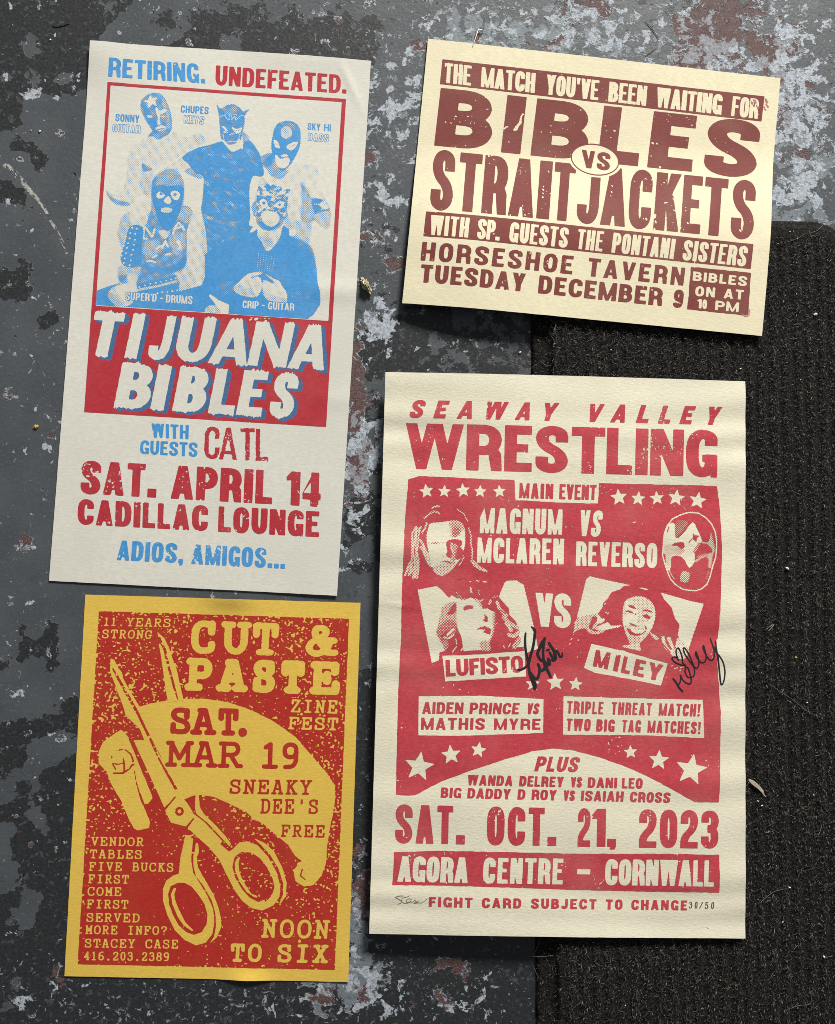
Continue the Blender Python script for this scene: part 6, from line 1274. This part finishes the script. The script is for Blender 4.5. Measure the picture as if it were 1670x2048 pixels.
for z, P, rad, lab in (('w', [(680, 330), (740, 430), (780, 470), (798, 700), (800, 890)], .11, 'long pale thread hanging below the landscape poster along the mat edge'), ('w', [(740, 440), (700, 540), (690, 640), (760, 790), (775, 900)], .10, 'looping pale thread beside the long one on the mat edge'),
                  ('w', [(780, 460), (830, 555), (890, 550), (850, 600)], .10, 'short curled thread branching right at the mat edge'), ('w', [(830, 440), (950, 440), (1020, 470), (1000, 500)], .09, 'short thread lying sideways in the shadow under the landscape poster'), ('w', [(790, 930), (860, 950), (870, 1000), (790, 1060)], .10, 'hook-shaped thread on the mat border between the two cream posters'),
                  ('w', [(520, 1190), (590, 1250), (680, 1270), (780, 1215), (800, 1270), (750, 1330), (750, 1410)], .13, 'pale wavy thread crossing from floor to mat above the wrestling poster'),
                  ('x', [(1480, 420), (1400, 500), (1330, 550), (1240, 580), (1210, 550), (1220, 620), (1320, 650)], .13, 'bent grey thread at the rounded corner of the mat'), ('x', [(740, 780), (900, 720), (1010, 680), (1130, 600)], .10, 'straight grey thread beside the right edge of the landscape poster'), ('x', [(1240, 850), (1280, 920), (1340, 980), (1400, 980)], .10, 'short kinked thread below the mat corner'),
                  ('z', [(1312, 835), (1325, 870), (1318, 935), (1352, 942)], .13, 'grey thread bent like a hook, below the landscape poster corner'), ('t', [(1085, 521), (1150, 516), (1212, 508)], .13, 'straight thread across the mat border below the wrestling poster'), ('t', [(1100, 530), (1128, 590), (1156, 656)], .14, 'pale slanting thread on the mat border near the bottom edge'), ('t', [(1146, 430), (1138, 470), (1125, 512)], .14, 'short upright thread coming out from under the wrestling poster'),
                  ('y', [(150, 830), (205, 868), (240, 890), (290, 930), (335, 950)], .10, 'long fine hair curving over the mat right of the wrestling poster'), ('y', [(120, 1612), (170, 1572), (230, 1560)], .11, 'fine thread on the mat level with the poster foot'), ('y', [(205, 2000), (255, 1978), (300, 1970), (305, 1930)], .12, 'thread with an upturned end near the bottom of the mat'), ('y', [(140, 640), (158, 628), (172, 622), (160, 636), (150, 645)], .30, 'small curl of pale lint on the mat halfway down the wrestling poster')):
    tube('lint_thread', onto(zp(z, P), MAT_H - 1), rad, m_lint, lab, 'thread', 'loose threads caught on the mat')
tube('hair', onto([(104, 51), (112, 54), (122, 53), (140, 47)], 0), .28, m_hair, 'black bristle on the dark floor above the tall off-white poster', 'hair')
tube('straw', onto(zp('u', [(722, 103), (758, 145), (788, 192)]), 0, .3), .2, m_straw, 'thin dry stalk on the flaked floor above the landscape poster', 'straw')
tube('straw', onto(zp('u', [(725, 277), (750, 262), (782, 240)]), 0, .3), .2, m_straw, 'shorter dry stalk close above the landscape poster edge', 'straw')

def pebble(name, px, size, mat, label, cat, group=None, seed=0, z=0., rot=0, rough=.35):
    import bmesh
    bm = bmesh.new(); bmesh.ops.create_icosphere(bm, subdivisions=4 if size[0] > 3 else 2, radius=1)
    from mathutils import noise, Vector
    for v in bm.verts:
        k = 1 + rough * (noise.noise(v.co * 1.6 + Vector((seed * 3.1, seed, 0))) * 1.3 + .7 * noise.noise(v.co * 4 + Vector((seed, 2, 5))))
        v.co = Vector((v.co.x * size[0] / 2 * k, v.co.y * size[1] / 2 * k, (v.co.z * k + .75) * size[2] / 2)) / 1000
    me = bpy.data.meshes.new(name); bm.to_mesh(me); bm.free(); me.materials.append(mat)
    me.polygons.foreach_set('use_smooth', [True] * len(me.polygons))
    o = bpy.data.objects.new(name, me); C.objects.link(o); P = floor_mm([px], z)[0]
    if mat_sd(P[:1], P[1:])[0] > 1: z = float(mat_z(P[:1], P[1:])[0]) + .5
    o.location = (P[0] / 1000, P[1] / 1000, max(z, 0) / 1000); o.rotation_euler = (0, 0, rot)
    return tag(o, label, cat, group)
# the yellowish lump of debris beside the tall poster
t = NT('crusty_debris'); nn = t.noise(330, 5, .7); t.bump(t.noise(700, 4), .8, .0008)
m_deb = t.done(t.mix(t.ramp(nn, .42, .62), (.26, .22, .13), t.mix(t.noise(120, 2), (.80, .77, .68), (.70, .55, .24))), .8, .3)
lump = pebble('debris_lump', (731.5, 570), (12.0, 4.6, 5.2), m_deb, 'crusty yellow and white lump on the floor beside the tall off-white poster', 'debris', seed=4, z=2.0, rot=R(-57), rough=.62)
lump.location.z = 0
CR = 'pale crumbs of grit in the mat pile'
for i, (x, y, s_) in enumerate(((1631, 629, 3.2), (1592, 589, 1.5), (1574, 1137, 3.0), (1507, 995, 1.2), (1517, 1127, 1.4), (1613, 1405, 1.5), (1627, 1590, 1.7), (1579, 1775, 2.2), (1565, 1844, 1.6), (1647, 1913, 2.4), (1580, 463, 1.3), (1594, 478, 1.1), (1556, 487, 1.0), (1592, 526, 1.2), (1515, 1602, 1.6), (1523, 1611, 1.7), (1222, 700, 1.4), (1480, 738, 1.6), (1415, 860, 1.), (1330, 1990, 1.), (1250, 2010, 1.1), (1440, 1960, 1.), (1545, 1040, 1.), (1640, 1080, 1.1), (1600, 760, 1.), (1560, 930, 1.1))):
    pebble('crumb', (x, y), (s_, s_ * .6, s_ * .5), m_grit, 'tiny pale crumb of grit caught in the black mat pile', 'crumb', CR, i, MAT_H, i * 1.3)
pebble('crumb', (1590.5, 1315), (2., 1.6, 1.2), m_yc, 'tiny yellowish crumb in the mat pile right of the pen signatures', 'crumb', None, 50, MAT_H)
pebble('crumb', (72.5, 853.5), (3.5, 2.8, 1.4), m_yc, 'orange-yellow crumb on the bare grey floor left of the tall poster', 'crumb', None, 51, 0, .4)
for i, (x, y, s_) in enumerate(((62, 261, 1.2), (80, 263, 2.0), (101, 80, 1.7), (116, 160, 1.1), (76, 88, 1.0), (756, 561, 1.0), (779, 587, 1.2), (1040, 705, 2.0), (155, 1772, 1.0), (116, 1610, 1.1))):
    pebble('grit_speck', (x, y), (s_, s_ * .8, s_ * .5), m_grit, 'tiny white speck of grit on the bare painted floor', 'grit', 'white specks on the floor', 80 + i, 0, i)
# wood splinter on the mat
P = onto(zp('B', [(225, 800), (330, 880), (430, 960), (520, 1040), (600, 1130), (640, 1220), (700, 1275)]), MAT_H); P[:, 2] = MAT_H + .9
wd = np.array([.5, 1.15, 1.15, .95, .8, .35, .12]) * 1.35; Tn = np.gradient(P[:, :2], axis=0); Tn /= np.linalg.norm(Tn, axis=1)[:, None]; Nn = np.stack([-Tn[:, 1], Tn[:, 0]], 1)
o_ = P.mean(0); ring_ = []
for k, (sx, sz) in enumerate(((1, 0), (.8, .55), (-.8, .7), (-1, 0), (0, -.4))): ring_.append(np.column_stack([P[:, :2] + Nn * (wd * sx)[:, None], P[:, 2] + sz * np.minimum(1, wd)]))
Vv = np.stack(ring_, 1).reshape(-1, 3) - o_; i = np.arange(35).reshape(7, 5); j = np.roll(i, -1, 1)
sp_ = new_mesh('wood_splinter', Vv / 1000, [np.stack([i[:-1], j[:-1], j[1:], i[1:]], -1).reshape(-1, 4), i[:1, ::-1], i[-1:]], m_wood, None, None, False); sp_.location = o_ / 1000
tag(sp_, 'pale wood splinter lying on the mat against the wrestling poster', 'splinter')
# bent staple at the top of the landscape poster
Pw = floor_mm(zp('A', [(965, 275), (795, 258), (780, 290), (640, 720), (618, 775)]), 2.)
zst = [1.0, 2.0, 2.0, 2.6, 2.3]
tube('staple', np.column_stack([Pw, zst]), .42, m_steel, 'bent steel staple at the top edge of the landscape poster', 'staple', None, 8, 0)
# long scuff of pale paint on the floor
f = Fld(tuple(np.concatenate([floor_mm([(0, 520)])[0], floor_mm([(150, 320)])[0]])), .3)
c = catmull(floor_mm(zp('o', [(20, 965), (60, 985), (110, 1040), (165, 1105), (230, 1180), (270, 1240), (330, 1350), (375, 1440), (395, 1475)])), 8); ww = np.interp(np.linspace(0, 1, len(c)), [0, .05, .3, .5, .75, .95, 1], [.4, 3.6, 4.0, 2.6, 2.2, 2.2, 3.8])
f.path(c, ww, '+', .4); U, V = f.mesh(); ca, sa = math.cos(-1.0), math.sin(-1.0)
st = vn(U * ca + V * sa, (-U * sa + V * ca) * 4, 5, 601) * .5 + fbm(U, V, 1.6, 605, 3) * .6; f.F = np.maximum(f.F, np.clip((st - .58) * 3, -1, 1))
p2, pl = contour(-f.F); Pm = np.stack([f.u0 + p2[:, 0] * f.res, f.v0 + p2[:, 1] * f.res], 1); o_ = Pm.mean(0)
t = NT('scuffed_pale_paint'); nn = t.noise(300, 4, .7); m_sc = t.done(t.mix(t.ramp(nn, .35, .7), (.22, .22, .21), (.50, .50, .47)), .85, .2)
so = new_mesh('paint_streak', np.column_stack([Pm - o_, np.full(len(Pm), .12)]) / 1000, pl, m_sc); so.location = (o_[0] / 1000, o_[1] / 1000, 0)
tag(so, 'long pale scuffed paint streak on the floor left of the tall poster', 'paint mark')
